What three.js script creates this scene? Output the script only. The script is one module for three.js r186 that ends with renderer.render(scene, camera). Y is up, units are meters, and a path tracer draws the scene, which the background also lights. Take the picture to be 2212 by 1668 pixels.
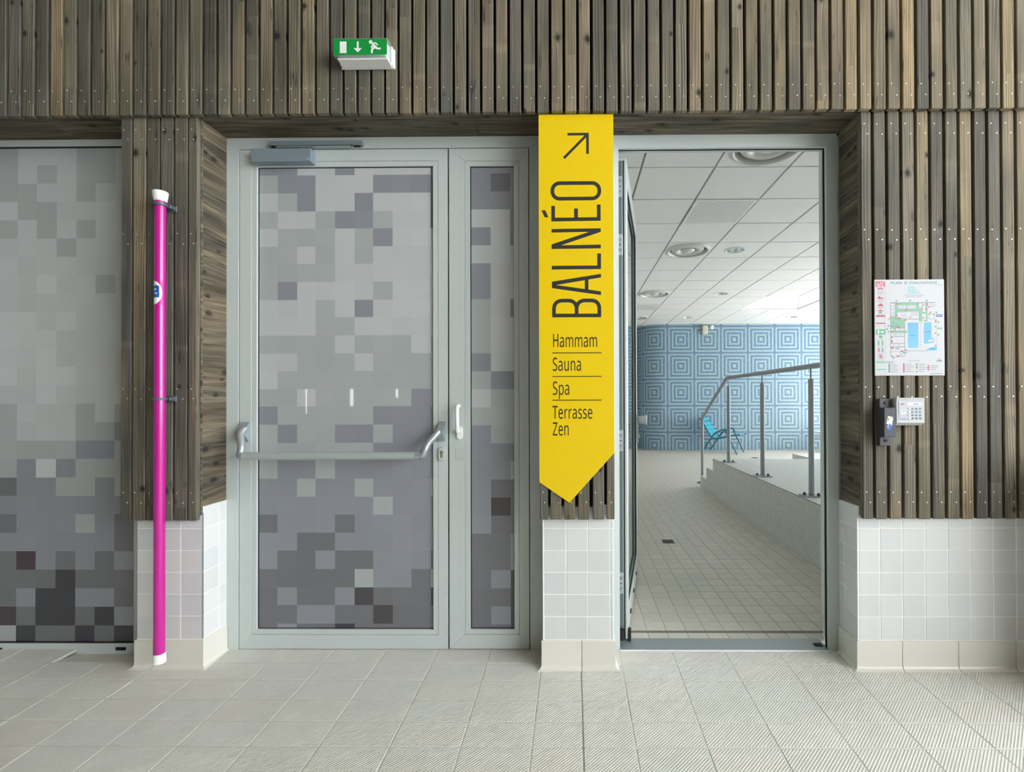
import * as THREE from 'three';
import { mergeGeometries } from 'three/addons/utils/BufferGeometryUtils.js';
import { RoundedBoxGeometry } from 'three/addons/geometries/RoundedBoxGeometry.js';

// ---------------------------------------------------------------- camera, sky, exposure
const scene = new THREE.Scene();
const FOCAL = 1030.0, WIDE = 2212, TALL = 1668;                        // focal length in pixels of the 2212 x 1668 frame
const camera = new THREE.PerspectiveCamera(THREE.MathUtils.radToDeg(2 * Math.atan(TALL / 2 / FOCAL)), WIDE / TALL, 0.05, 200);
camera.position.set(0, 1.213, 2.1526);
camera.rotation.order = 'YXZ';
camera.rotation.set(0.00600, 0.00900, -0.00280);
camera.setViewOffset(WIDE, TALL, WIDE / 2 - 1228.730, TALL / 2 - 855.820, WIDE, TALL);   // shift lens
scene.add(camera);
scene.background = new THREE.Color(0.94, 0.975, 1.0);                // bright overcast sky
scene.backgroundIntensity = 5;
const sun = new THREE.DirectionalLight(0xffefd8, 3);                 // low sun into the spa room from beyond its glazed side
sun.position.set(7.6 + 4.5, 6.0, -7.5 - 6.6); sun.target.position.set(7.6, 0, -7.5);
sun.shadow.camera.left = -14; sun.shadow.camera.right = 14; sun.shadow.camera.top = 14; sun.shadow.camera.bottom = -14; sun.shadow.camera.far = 40;
sun.shadow.mapSize.set(2048, 2048);
scene.add(sun, sun.target);
const renderer = new THREE.WebGLRenderer({ antialias: true });
renderer.toneMapping = THREE.LinearToneMapping;
renderer.toneMappingExposure = 2.3;
renderer.shadowMap.enabled = true;

// ---------------------------------------------------------------- helpers
let seed = 20240;
const rnd = () => { seed = (seed + 0x6d2b79f5) | 0; let t = Math.imul(seed ^ (seed >>> 15), 1 | seed); t = (t + Math.imul(t ^ (t >>> 7), 61 | t)) ^ t; return ((t ^ (t >>> 14)) >>> 0) / 4294967296; };
const hash = (x, y) => { let h = Math.imul(x | 0, 374761393) + Math.imul(y | 0, 668265263); h = Math.imul(h ^ (h >>> 13), 1274126177); return ((h ^ (h >>> 16)) >>> 0) / 4294967296; };
const noise = (x, y) => {
  const ix = Math.floor(x), iy = Math.floor(y), fx = x - ix, fy = y - iy, sx = fx * fx * (3 - 2 * fx), sy = fy * fy * (3 - 2 * fy);
  const a = hash(ix, iy), b = hash(ix + 1, iy), c = hash(ix, iy + 1), d = hash(ix + 1, iy + 1);
  return (a + (b - a) * sx) * (1 - sy) + (c + (d - c) * sx) * sy;
};
const used = {};
const numbered = (n) => { const k = (used[n] = (used[n] ?? -1) + 1); return k ? n + '_' + String(k).padStart(3, '0') : n; };
function structure(name) { const o = new THREE.Group(); o.name = name; o.userData = { kind: 'structure' }; scene.add(o); return o; }
function thing(name, label, category, [x, y, z] = [0, 0, 0], turn = 0, group) {
  const o = new THREE.Group(); o.name = numbered(name); scene.add(o);
  o.position.set(x, y, z); o.rotation.y = turn; o.userData = { label, category };
  if (group) o.userData.group = group;
  return o;
}
const parts = new WeakMap();
function part(name, geometry, material, parent, label) {
  const seen = parts.get(parent) ?? {}; parts.set(parent, seen);
  const k = (seen[name] = (seen[name] ?? -1) + 1);
  const o = geometry ? new THREE.Mesh(geometry, material) : new THREE.Group();
  o.name = k ? name + '_' + String(k).padStart(3, '0') : name;
  if (label) o.userData.label = label;
  parent.add(o); return o;
}
// chamfered box, 44 triangles, uv in metres
function slab(x0, x1, y0, y1, z0, z1, c = 0.002) {
  const lo = [x0, y0, z0], hi = [x1, y1, z1], pos = [], uv = [], nor = [];
  c = Math.min(c, (x1 - x0) / 3, (y1 - y0) / 3, (z1 - z0) / 3);
  const P = (s, a) => s.map((v, i) => (v > 0 ? hi[i] - (i === a ? 0 : c) : lo[i] + (i === a ? 0 : c)));
  const mid = [(x0 + x1) / 2, (y0 + y1) / 2, (z0 + z1) / 2];
  const face = (pts) => {
    const e1 = pts[1].map((v, i) => v - pts[0][i]), e2 = pts[2].map((v, i) => v - pts[0][i]);
    let n = [e1[1] * e2[2] - e1[2] * e2[1], e1[2] * e2[0] - e1[0] * e2[2], e1[0] * e2[1] - e1[1] * e2[0]];
    const l = Math.hypot(...n) || 1; n = n.map((v) => v / l);
    const out = n[0] * (pts[0][0] - mid[0]) + n[1] * (pts[0][1] - mid[1]) + n[2] * (pts[0][2] - mid[2]);
    if (out < 0) { pts = [...pts].reverse(); n = n.map((v) => -v); }
    const ax = Math.abs(n[0]) > 0.8 ? 0 : Math.abs(n[1]) > 0.8 ? 1 : 2;
    for (let i = 1; i < pts.length - 1; i++) for (const p of [pts[0], pts[i], pts[i + 1]]) {
      pos.push(...p); nor.push(...n); uv.push(ax === 0 ? p[2] : p[0], ax === 1 ? p[2] : p[1]);
    }
  };
  for (let a = 0; a < 3; a++) {
    const b = (a + 1) % 3, d = (a + 2) % 3;
    for (const s of [-1, 1]) {
      const q = [[-1, -1], [1, -1], [1, 1], [-1, 1]].map(([u, v]) => { const t = [0, 0, 0]; t[a] = s; t[b] = u; t[d] = v; return P(t, a); });
      face(q);
      for (const t of [-1, 1]) {
        const w = (e, ax) => { const r = [0, 0, 0]; r[a] = s; r[b] = t; r[d] = e; return P(r, ax); };
        face([w(-1, a), w(1, a), w(1, b), w(-1, b)]);
      }
    }
  }
  for (const i of [-1, 1]) for (const j of [-1, 1]) for (const k of [-1, 1]) face([P([i, j, k], 0), P([i, j, k], 1), P([i, j, k], 2)]);
  const g = new THREE.BufferGeometry();
  g.setAttribute('position', new THREE.Float32BufferAttribute(pos, 3));
  g.setAttribute('normal', new THREE.Float32BufferAttribute(nor, 3));
  g.setAttribute('uv', new THREE.Float32BufferAttribute(uv, 2));
  return g;
}
const plain = (g) => { const h = g.index ? g.toNonIndexed() : g; for (const k of Object.keys(h.attributes)) if (!['position', 'normal', 'uv'].includes(k)) h.deleteAttribute(k); return h; };
const join = (list) => mergeGeometries(list.map(plain));
const moved = (g, x, y, z) => g.clone().translate(x, y, z);
function tube(points, r, seg = 40, radial = 12, straight = false) {
  const v = points.map((p) => new THREE.Vector3(...p));
  let curve;
  if (straight) {                                                    // straight runs with rounded bends
    curve = new THREE.CurvePath();
    const R = straight === true ? 0.04 : straight; let from = v[0];
    for (let i = 1; i < v.length - 1; i++) {
      const a = v[i].clone().add(v[i - 1].clone().sub(v[i]).setLength(Math.min(R, v[i].distanceTo(v[i - 1]) / 2)));
      const b = v[i].clone().add(v[i + 1].clone().sub(v[i]).setLength(Math.min(R, v[i].distanceTo(v[i + 1]) / 2)));
      curve.add(new THREE.LineCurve3(from, a)); curve.add(new THREE.QuadraticBezierCurve3(a, v[i], b)); from = b;
    }
    curve.add(new THREE.LineCurve3(from, v[v.length - 1]));
  } else curve = v.length === 2 ? new THREE.LineCurve3(v[0], v[1]) : new THREE.CatmullRomCurve3(v);
  const g = new THREE.TubeGeometry(curve, seg, r, radial, false), ends = [];
  for (const t of [0, 1]) {
    const at = curve.getPointAt(t), dir = curve.getTangentAt(t).multiplyScalar(t ? 1 : -1), c = new THREE.CircleGeometry(r, radial);
    c.applyQuaternion(new THREE.Quaternion().setFromUnitVectors(new THREE.Vector3(0, 0, 1), dir)).translate(at.x, at.y, at.z); ends.push(c);
  }
  return join([g, ...ends]);
}
function rod(x, y, z, r, h, axis = 'y', n = 20) { const g = new THREE.CylinderGeometry(r, r, h, n); if (axis === 'x') g.rotateZ(Math.PI / 2); if (axis === 'z') g.rotateX(Math.PI / 2); return g.translate(x, y, z); }
function lathe(profile, n = 32) { return new THREE.LatheGeometry(profile.map(([r, y]) => new THREE.Vector2(r, y)), n); }
function prism(points, depth, bevel = 0.002, holes = []) {           // outline in x,y; front face at z = depth
  const s = new THREE.Shape(points.map(([x, y]) => new THREE.Vector2(x, y)));
  for (const h of holes) s.holes.push(new THREE.Path(h.map(([x, y]) => new THREE.Vector2(x, y))));
  return new THREE.ExtrudeGeometry(s, { depth: depth - 2 * bevel, bevelEnabled: bevel > 0, bevelThickness: bevel, bevelSize: bevel, bevelOffset: -bevel, bevelSegments: 1, curveSegments: 12 }).translate(0, 0, bevel);
}
const std = (color, roughness = 0.6, metalness = 0, more = {}) => new THREE.MeshStandardMaterial({ color, roughness, metalness, ...more });
const phys = (o) => new THREE.MeshPhysicalMaterial(o);
function dataMap(w, h, f, { srgb = true, rx = 1, ry = 1 } = {}) {
  const d = new Uint8Array(w * h * 4);
  for (let j = 0; j < h; j++) for (let i = 0; i < w; i++) { const c = f(i, j), k = (j * w + i) * 4; d[k] = c[0]; d[k + 1] = c[1]; d[k + 2] = c[2]; d[k + 3] = 255; }
  const t = new THREE.DataTexture(d, w, h); t.wrapS = t.wrapT = THREE.RepeatWrapping; t.magFilter = THREE.LinearFilter; t.minFilter = THREE.LinearMipmapLinearFilter; t.generateMipmaps = true;
  if (srgb) t.colorSpace = THREE.SRGBColorSpace;
  t.repeat.set(rx, ry); t.needsUpdate = true; return t;
}
function drawn(w, h, f) {
  const c = document.createElement('canvas'); c.width = w; c.height = h; const g = c.getContext('2d'); f(g, w, h);
  const t = new THREE.CanvasTexture(c); t.colorSpace = THREE.SRGBColorSpace; t.anisotropy = 8; return t;
}
// front-facing uv 0..1 over a rectangle in x,y
function frontUV(g, x0, x1, y0, y1) {
  const p = g.attributes.position, u = new Float32Array(p.count * 2);
  for (let i = 0; i < p.count; i++) { u[2 * i] = (p.getX(i) - x0) / (x1 - x0); u[2 * i + 1] = (p.getY(i) - y0) / (y1 - y0); }
  g.setAttribute('uv', new THREE.BufferAttribute(u, 2)); return g;
}
const plate = (x0, x1, y0, y1, z) => frontUV(new THREE.PlaneGeometry(x1 - x0, y1 - y0).translate((x0 + x1) / 2, (y0 + y1) / 2, z), x0, x1, y0, y1);

// ---------------------------------------------------------------- timber
const mix = (a, b, t) => a.map((v, i) => v + (b[i] - v) * t);
const TONES = [[126, 117, 100], [119, 113, 99], [134, 123, 103], [111, 105, 91], [138, 126, 104], [122, 115, 103], [129, 118, 99], [116, 110, 96], [106, 100, 89], [141, 128, 105]];
// timber colour at u (m across the grain), v (m along it)
function timber(u, v, s, knots, tone) {
  let warp = (noise(u * 18 + s * 7.1, v * 1.7 + s * 3.3) - 0.5) * 0.02, dark = 0, swirl = 0;
  for (const [ku, kv, r] of knots) {
    const du = u - ku, dv = (v - kv) / 1.5, d = Math.hypot(du, dv);
    if (d < r * 6) {
      const e = Math.exp(-(d * d) / (r * r * 4));
      warp += Math.sign(du || 1) * -e * r * 0.9; swirl = Math.max(swirl, e);
      const ragged = r * (0.85 + 0.4 * noise(Math.atan2(dv, du) * 2 + s, s * 9));
      if (d < ragged) dark = Math.max(dark, 0.75 + 0.25 * noise(d * 900, s)); else if (d < ragged * 2.4) dark = Math.max(dark, 0.4 * (1 - (d - ragged) / (ragged * 1.4)));
    }
  }
  const w = u + warp, ring = Math.sin((w * 900 + noise(w * 60 + s, v * 0.9) * 9) * (0.55 + 0.5 * hash(s, 5)));
  const fine = noise(w * 1500 + s * 13, v * 9), streak = noise(w * 420 + s * 5, v * 2.2), patch = noise(u * 26 + s * 17, v * 5.5 + s * 2.1), broad = noise(s * 3.7, v * 2.4 + s);
  let k = 1 + ring * (0.03 + 0.16 * noise(s, v * 1.3) ** 1.5) + (fine - 0.5) * 0.34 + (streak - 0.5) * 0.3 + (patch - 0.5) * 0.2 + (broad - 0.5) * 0.22;
  const black = noise(u * 45 + s * 2.3, v * 9 + s * 11) * (0.7 + 0.3 * noise(u * 300, v * 30)); if (black > 0.74) k -= (black - 0.74) * 2.0;
  const scuff = noise(s * 31.7, v * 14 + s * 5); if (scuff > 0.86) k += (scuff - 0.86) * 1.1;
  k *= 1 - dark * 0.7; k -= swirl * 0.06;
  let c = mix(mix(tone, [118, 116, 108], 0.22), [92, 92, 82], Math.max(0, noise(u * 12 + s * 23, v * 2.6 + s * 4) - 0.5) * 1.3);
  c = mix(c, [168, 138, 96], Math.max(0, noise(u * 30 + s * 41, v * 1.9 + s * 8) - 0.66) * 0.9);
  return c.map((q) => Math.max(8, Math.min(250, q * k * 0.86)));
}
const STRIPS = 32, STRIP_W = 0.051, STRIP_L = 2.4;
const slatKnots = [...Array(STRIPS)].map((_, s) => [...Array(hash(s, 77) > 0.18 ? 1 + Math.floor(hash(s, 78) * 2) : 0)].map((_, k) => [STRIP_W * (0.1 + 0.8 * hash(s, 90 + k)), STRIP_L * hash(s, 120 + k), 0.0035 + 0.0055 * hash(s, 150 + k)]));
const slatTex = dataMap(2048, 2048, (i, j) => { const s = Math.floor(i / 64); return timber((((i % 64) + 0.5) / 64) * STRIP_W, (j / 2048) * STRIP_L, s, slatKnots[s], TONES[Math.floor(hash(s, 33) * TONES.length)]); });
const slatM = std(0xffffff, 0.82, 0, { map: slatTex, bumpMap: slatTex, bumpScale: 0.0016 });
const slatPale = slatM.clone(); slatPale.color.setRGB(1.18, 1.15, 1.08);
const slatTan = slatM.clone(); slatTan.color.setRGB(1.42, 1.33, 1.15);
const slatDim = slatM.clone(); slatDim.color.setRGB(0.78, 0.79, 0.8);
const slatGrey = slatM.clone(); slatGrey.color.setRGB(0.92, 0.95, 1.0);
const darkerSet = [slatM, slatDim, slatM, slatGrey, slatGrey, slatDim, slatM, slatPale, slatM, slatM], lighterSet = [slatPale, slatTan, slatM, slatPale, slatPale, slatGrey, slatPale, slatTan, slatPale, slatM];  // darker for left boards, lighter for right: own tone plus painted light falloff
const slatMs = [slatM, slatPale, slatM, slatGrey, slatPale, slatDim, slatM, slatTan, slatGrey, slatPale];
// wide rough-sawn board: 'along' runs with the grain, both in metres
function roughBoard(along, across, s, knots, tone) {
  let warp = (noise(along * 7 + s, across * 9) - 0.5) * 0.016 + (noise(along * 22, across * 30 + s) - 0.5) * 0.003, dark = 0;
  for (const [kc, ka, r] of knots) {
    const dc = across - kc, da = (along - ka) / 1.9, d = Math.hypot(dc, da);
    if (d < r * 6) {
      warp -= Math.sign(dc || 1) * Math.exp(-(d * d) / (r * r * 4)) * r * 0.8;
      const rim = r * (0.7 + 0.6 * noise(Math.atan2(da, dc) * 2.2 + s, kc * 40));
      if (d < rim) dark = Math.max(dark, 0.5 + 0.4 * noise(d * 700, across * 300)); else if (d < rim * 2.2) dark = Math.max(dark, 0.32 * (1 - (d - rim) / (rim * 1.2)));
    }
  }
  const c = across + warp, lines = noise(c * 420 + s, along * 9), mid = noise(c * 95 + s * 3, along * 5), broad = noise(c * 21 + s, along * 3 + s), crack = noise(c * 240 + 7, along * 8 + s * 2);
  let k = 1 + (lines - 0.5) * 0.34 + (mid - 0.5) * 0.5 + (broad - 0.5) * 0.42;
  if (crack > 0.8) k -= (crack - 0.8) * 2.6;
  const t = mix(tone, [104, 100, 88], Math.max(0, noise(c * 30 + 5, along * 4) - 0.45));
  return t.map((q) => Math.max(8, Math.min(250, q * k * (1 - dark * 0.8) * 0.9)));
}
const boardKnots = (w, l, n, q) => [...Array(n)].map((_, k) => [w * hash(q, k), l * hash(q, 40 + k), 0.004 + 0.007 * hash(q, 80 + k)]);
const kJamb = boardKnots(1.9, 0.19, 17, 501), kSoffit = boardKnots(0.19, 2.4, 14, 502);
const jambTex = dataMap(256, 2048, (i, j) => roughBoard((i / 256) * 0.19, (j / 2048) * 1.9, 3.7, kJamb, [108, 97, 79]), { rx: 1 / 0.19, ry: 1 / 1.9 });
const jambM = std(0xffffff, 0.8, 0, { map: jambTex, bumpMap: jambTex, bumpScale: 0.002 });
const soffitTex = dataMap(2048, 256, (i, j) => roughBoard((i / 2048) * 2.4, (j / 256) * 0.19, 8.2, kSoffit, [100, 90, 74]), { rx: 1 / 2.4, ry: 1 / 0.19 });
const soffitM = std(0xffffff, 0.8, 0, { map: soffitTex, bumpMap: soffitTex, bumpScale: 0.002 });
function slatGeometry(x0, x1, y0, y1, z0, z1) {
  const g = slab(x0, x1, y0, y1, z0, z1, 0.0022), p = g.attributes.position, n = g.attributes.normal, u = g.attributes.uv;
  const s = Math.floor(rnd() * STRIPS), v0 = rnd() * STRIP_L, flip = rnd() > 0.5;
  for (let i = 0; i < p.count; i++) {
    const side = Math.abs(n.getX(i)) > 0.8;
    let t = side ? (p.getZ(i) - z0) / (z1 - z0) * 0.4 : (p.getX(i) - x0) / (x1 - x0); if (flip) t = 1 - t;
    u.setXY(i, (s + 0.03 + 0.94 * t) / STRIPS, (v0 + p.getY(i)) / STRIP_L);
  }
  return g;
}

// ---------------------------------------------------------------- shared materials
const aluM = std(0xc5cecd, 0.42, 0.0, {});                            // pale grey-green powder coat
const aluSideM = std(0xbec7c6, 0.45);
const gasketM = std(0x15151a, 0.7);
const silverM = std(0xb4bbbf, 0.3, 0.6);
const satinM = std(0x9aa7aa, 0.42, 0.2);
const steelM = std(0xc8ccd0, 0.25, 0.9);
const whiteM = std(0xe9ebea, 0.4);
const blackM = std(0x0c0b0b, 0.9);
const groutM = std(0xf3f4f5, 0.9);
const tileMs = [0xdadcdb, 0xd6d9d8, 0xdcdede, 0xd4d8d9].map((c) => phys({ color: c, roughness: 0.22, clearcoat: 0.3, clearcoatRoughness: 0.1 }));
const skirtMs = [0xdfded4, 0xe2e0d7, 0xdcdad0].map((c) => phys({ color: c, roughness: 0.35, clearcoat: 0.25, clearcoatRoughness: 0.2 }));
const wallPaintM = std(0xd9dbd8, 0.85);
const clearM = phys({ color: 0xf2fbf9, roughness: 0.02, transmission: 1, thickness: 0, ior: 1.5 });

// ---------------------------------------------------------------- hall floor
const SLOPE = Math.atan(0.031);
const floor = structure('floor');
floor.position.set(0, 0, 0.02); floor.rotation.x = SLOPE;             // falls gently away from the doors
const ribMap = dataMap(48, 48, (i, j) => { const t = ((i + j) % 48) / 48, h = t < 0.42 ? 0 : Math.sin(((t - 0.42) / 0.58) * Math.PI) ** 0.6; const q = 255 * h; return [q, q, q]; }, { srgb: false, rx: 1 / 0.0125, ry: 1 / 0.0125 });
const speckle = dataMap(512, 512, (i, j) => { const k = 244 + 6 * (noise(i / 9, j / 9) - 0.5) + 7 * (noise(i / 60, j / 60) - 0.5) + 10 * (hash(i, j) - 0.5); return [k, k, k * 0.995]; }, { rx: 2.2, ry: 2.2 });
const floorMs = [0xe0dfd8, 0xdfded7, 0xe1e0d9, 0xdedfd8, 0xe1dfd7].map((c) => std(c, 0.7, 0, { map: speckle, bumpMap: ribMap, bumpScale: 0.0009 }));
const floorGroutM = std(0xc9c9c0, 0.9);
part('screed', slab(-7.2, 6.2, -0.25, -0.0012, -0.056, 9.4, 0.001), floorGroutM, floor); part('screed', slab(-7.2, -1.96, -0.25, -0.045, -0.3, -0.056, 0.001), floorGroutM, floor); part('screed', slab(-1.96, 6.2, -0.25, -0.0012, -0.2, -0.056, 0.001), floorGroutM, floor);
{
  const colsX = [];
  for (let k = 9; k >= 0; k--) colsX.push(-0.1487 - 0.2515 * k);
  colsX.push(0.0326);
  for (let k = 0; k <= 8; k++) colsX.push(0.2174 + 0.2510 * k);
  const rowsZ = []; for (let k = 0; k <= 8; k++) rowsZ.push(-0.036 - 0.02 - 0.1255 + 0.1258 * k);   // local z
  const far = [], G = 0.0045;
  const tile = (x0, x1, z0, z1) => { const g = slab(x0 + G / 2, x1 - G / 2, -0.012, 0.0, z0 + G / 2, z1 - G / 2, 0.0014); return g; };
  for (let r = 0; r < rowsZ.length - 1; r++) for (let c = 0; c < colsX.length - 1; c++) {
    const g = tile(colsX[c], colsX[c + 1], rowsZ[r], rowsZ[r + 1]);
    const m = part('floor_tile', g, floorMs[Math.floor(rnd() * 5)], floor); m.position.y = (rnd() - 0.5) * 0.0006;
    if (r === 0 && colsX[c] < -1.96) { g.translate(0, 0, 0.056); m.rotation.x = -0.2; m.position.z = -0.056; }   // falls towards the window
  }
  part('expansion_joint', slab(0.0326 - 0.006, 0.0326 + 0.006, -0.006, -0.0008, -0.06, 2.2, 0.0005), std(0x8d8f88, 0.8), floor, 'grey flexible joint across the tiles').position.x = 0;
  for (let r = 0; r < 40; r++) for (let c = -6; c < 26; c++) {
    const x0 = -0.1487 - 0.2515 * 9 + 0.2515 * (c - 6), z0 = rowsZ[0] + 0.1258 * r;
    if (r < 8 && x0 > colsX[0] - 0.05 && x0 < colsX[colsX.length - 1] - 0.05) continue;
    if (x0 + 0.25 > 5.9) continue;
    if (r < 8 && x0 + 0.2515 > colsX[0] && x0 < colsX[0]) continue;
    far.push(tile(x0, x0 + 0.2515, z0, z0 + 0.1258));
  }
  const m = part('outer_tiles', join(far), floorMs[0], floor); m.userData.kind = 'stuff';
}

// ---------------------------------------------------------------- front wall: cladding, tiled base, linings
const wall = structure('wall_front');
const UP_F = 0.06, UP_B = 0.036, LO_F = 0.035, LO_B = 0.011, DOOR_Z = -0.148;
// carcass behind everything
part('carcass', slab(-7.0, 6.0, 2.50, 5.4, -0.30, 0.0, 0.002), blackM, wall);
part('backing_board', slab(-7.0, 6.0, 2.50, 5.2, 0.0, UP_B - 0.004, 0.001), blackM, wall);
const nails = [];
const nail = (x, y, z) => nails.push(rod(x + (rnd() - 0.5) * 0.004, y + (rnd() - 0.5) * 0.004, z, 0.0026, 0.003, 'z', 8));
{
  const at = [[-10, -3.135], [0, -2.5178], [23, -1.0761], [25, -0.9526], [48, 0.4500], [49, 0.5091], [72, 1.9388], [98, 3.56]];
  const gap = (k) => { let i = 0; while (i < at.length - 2 && k > at[i + 1][0]) i++; const [a, xa] = at[i], [b, xb] = at[i + 1]; return xa + ((xb - xa) * (k - a)) / (b - a); };
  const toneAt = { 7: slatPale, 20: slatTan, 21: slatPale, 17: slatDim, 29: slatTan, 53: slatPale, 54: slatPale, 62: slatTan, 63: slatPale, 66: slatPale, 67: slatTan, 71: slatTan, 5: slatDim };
  for (let k = -10; k < 98; k++) {
    const x0 = gap(k) + 0.0060 + (rnd() - 0.5) * 0.0016, x1 = gap(k + 1) - 0.0060 + (rnd() - 0.5) * 0.0016;
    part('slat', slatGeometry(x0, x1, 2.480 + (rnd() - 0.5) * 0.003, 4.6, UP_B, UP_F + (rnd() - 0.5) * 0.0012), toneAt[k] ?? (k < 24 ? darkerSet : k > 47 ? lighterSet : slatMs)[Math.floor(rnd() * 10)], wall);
    nail(x0 + 0.014, 2.590, UP_F); nail(x1 - 0.016, 2.541, UP_F);
  }
}
// lower cladding: x spans of the slats on each pier
const LOW_T = 2.4865;
function lowSlats(spans, bottom) {
  for (const [x0, x1] of spans) {
    part('slat', slatGeometry(x0, x1, bottom + (rnd() - 0.5) * 0.002, LOW_T + (rnd() - 0.5) * 0.003, LO_B, LO_F + (rnd() - 0.5) * 0.0012), slatMs[Math.floor(rnd() * slatMs.length)], wall);
    for (const y of [2.42, 1.95, 1.255, 0.79]) { nail(x0 + 0.013, y + 0.008, LO_F); nail(x1 - 0.014, y - 0.036, LO_F); }
  }
}
const LX = [-2.0276, -1.9807, -1.9723, -1.9179, -1.9106, -1.8561, -1.8479, -1.7938, -1.7846, -1.7288, -1.7215, -1.6850];
lowSlats([0, 2, 4, 6, 8, 10].map((i) => [LX[i], LX[i + 1]]), 0.6735);
const CXs = [-0.1477, -0.1130, -0.1021, -0.0538, -0.0411, 0.0071, 0.0215, 0.0710, 0.0863, 0.1364, 0.1485, 0.1823];
lowSlats([0, 2, 4, 6, 8, 10].map((i) => [CXs[i], CXs[i + 1]]), 0.6775);
const RG = [1.3288, 1.3908, 1.4538, 1.5168, 1.5798, 1.6437, 1.7066, 1.7694, 1.8312, 1.8940, 1.9567];
for (let k = 0; k < 10; k++) RG.push(RG[RG.length - 1] + 0.0632);
lowSlats([[1.2789, RG[0] - 0.0062], ...RG.slice(0, -1).map((x, i) => [x + 0.0062, RG[i + 1] - 0.0062])], 0.6795);
// black backing strips between slats and masonry
part('backing_strip', slab(LX[0] + 0.004, LX[11] - 0.002, 0.70, 2.50, -0.02, LO_B, 0.0005), blackM, wall);
part('backing_strip', slab(CXs[0] + 0.004, CXs[11] - 0.004, 0.738, 2.50, -0.02, LO_B, 0.0005), blackM, wall);
part('backing_strip', slab(1.2840, 2.72, 0.70, 2.50, -0.02, LO_B, 0.0005), blackM, wall);
{ const n = part('nail_heads', join(nails), std(0xf2f2f0, 0.3, 0.6), wall); n.userData.kind = 'stuff'; }

// piers (masonry cores) and their tiles
const TW = 0.1;
const pierL = [-1.9838, -1.6810], pierC = [-0.1390, 0.1810], pierR = [1.2710, 2.72];
for (const [a, b] of [pierL, pierC]) { part('pier_core', slab(a + 0.0014, b - 0.0014, -0.01, 0.728, -0.30, -0.0012, 0.0005), groutM, wall); part('pier_core', slab(a + 0.02, b - 0.03, 0.728, 2.5, -0.30, -0.021, 0.002), groutM, wall); }
part('pier_core', slab(pierR[0] + 0.0014, 6.0, -0.05, 0.728, -0.30, -0.0012, 0.0005), groutM, wall); part('pier_core', slab(pierR[0] + 0.03, 6.0, 0.728, 2.5, -0.30, -0.021, 0.002), groutM, wall);
part('wall_plaster', slab(2.72, 6.0, -0.12, 2.6, -0.01, 0.03, 0.002), wallPaintM, wall);
const rowY = [0.1285, 0.2335, 0.3325, 0.4325, 0.5305, 0.6295, 0.7290];
const J = 0.0035;
const tileFront = (x0, x1, y0, y1, z = 0) => part('wall_tile', slab(x0 + J / 2, x1 - J / 2, y0 + J / 2, y1 - J / 2, z - 0.0075, z + (rnd() - 0.5) * 0.0004, 0.0012), tileMs[Math.floor(rnd() * 4)], wall);
const tileSide = (x, sign, z0, z1, y0, y1) => part('wall_tile', slab(Math.min(x, x - sign * 0.0075), Math.max(x, x - sign * 0.0075), y0 + J / 2, y1 - J / 2, z0 + J / 2, z1 - J / 2, 0.0012), tileMs[Math.floor(rnd() * 4)], wall);
const colsL = [-1.9838, -1.8895, -1.7815, -1.6853];
const colsC = [-0.1327, -0.0326, 0.0648, 0.1654, 0.1800];
const colsR = [1.2782, 1.3733, 1.4730, 1.5743, 1.6747, 1.7760, 1.8772, 1.9785, 2.11, 2.21, 2.31, 2.41, 2.51, 2.61, 2.71];
for (const cols of [colsL, colsC, colsR]) for (let c = 0; c < cols.length - 1; c++) for (let r = 0; r < rowY.length - 1; r++) tileFront(cols[c], cols[c + 1], rowY[r], rowY[r + 1]);
for (let r = 0; r < rowY.length - 1; r++) {
  tileSide(pierL[1], 1, -0.100, -0.004, rowY[r], rowY[r + 1]); tileSide(pierL[1], 1, -0.148, -0.100, rowY[r], rowY[r + 1]);
  tileSide(pierR[0], -1, -0.108, -0.004, rowY[r], rowY[r + 1]); tileSide(pierR[0], -1, -0.148, -0.108, rowY[r], rowY[r + 1]);
  tileSide(pierC[0], -1, -0.148, -0.05, rowY[r], rowY[r + 1]); tileSide(pierC[0], -1, -0.05, -0.004, rowY[r], rowY[r + 1]);
  tileSide(pierC[1], 1, -0.148, -0.05, rowY[r], rowY[r + 1]); tileSide(pierC[1], 1, -0.05, -0.004, rowY[r], rowY[r + 1]);
}
part('corner_trim', slab(pierL[1] - 0.004, pierL[1] + 0.001, 0.130, 0.70, -0.004, 0.001, 0.001), std(0x9aa0a6, 0.4, 0.5), wall, 'slim metal corner bead');
part('corner_trim', slab(pierR[0] - 0.001, pierR[0] + 0.004, 0.130, 0.70, -0.004, 0.001, 0.001), whiteM, wall);
part('corner_trim', slab(pierC[0] - 0.001, pierC[0] + 0.005, 0.130, 0.70, -0.004, 0.001, 0.001), whiteM, wall);
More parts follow.
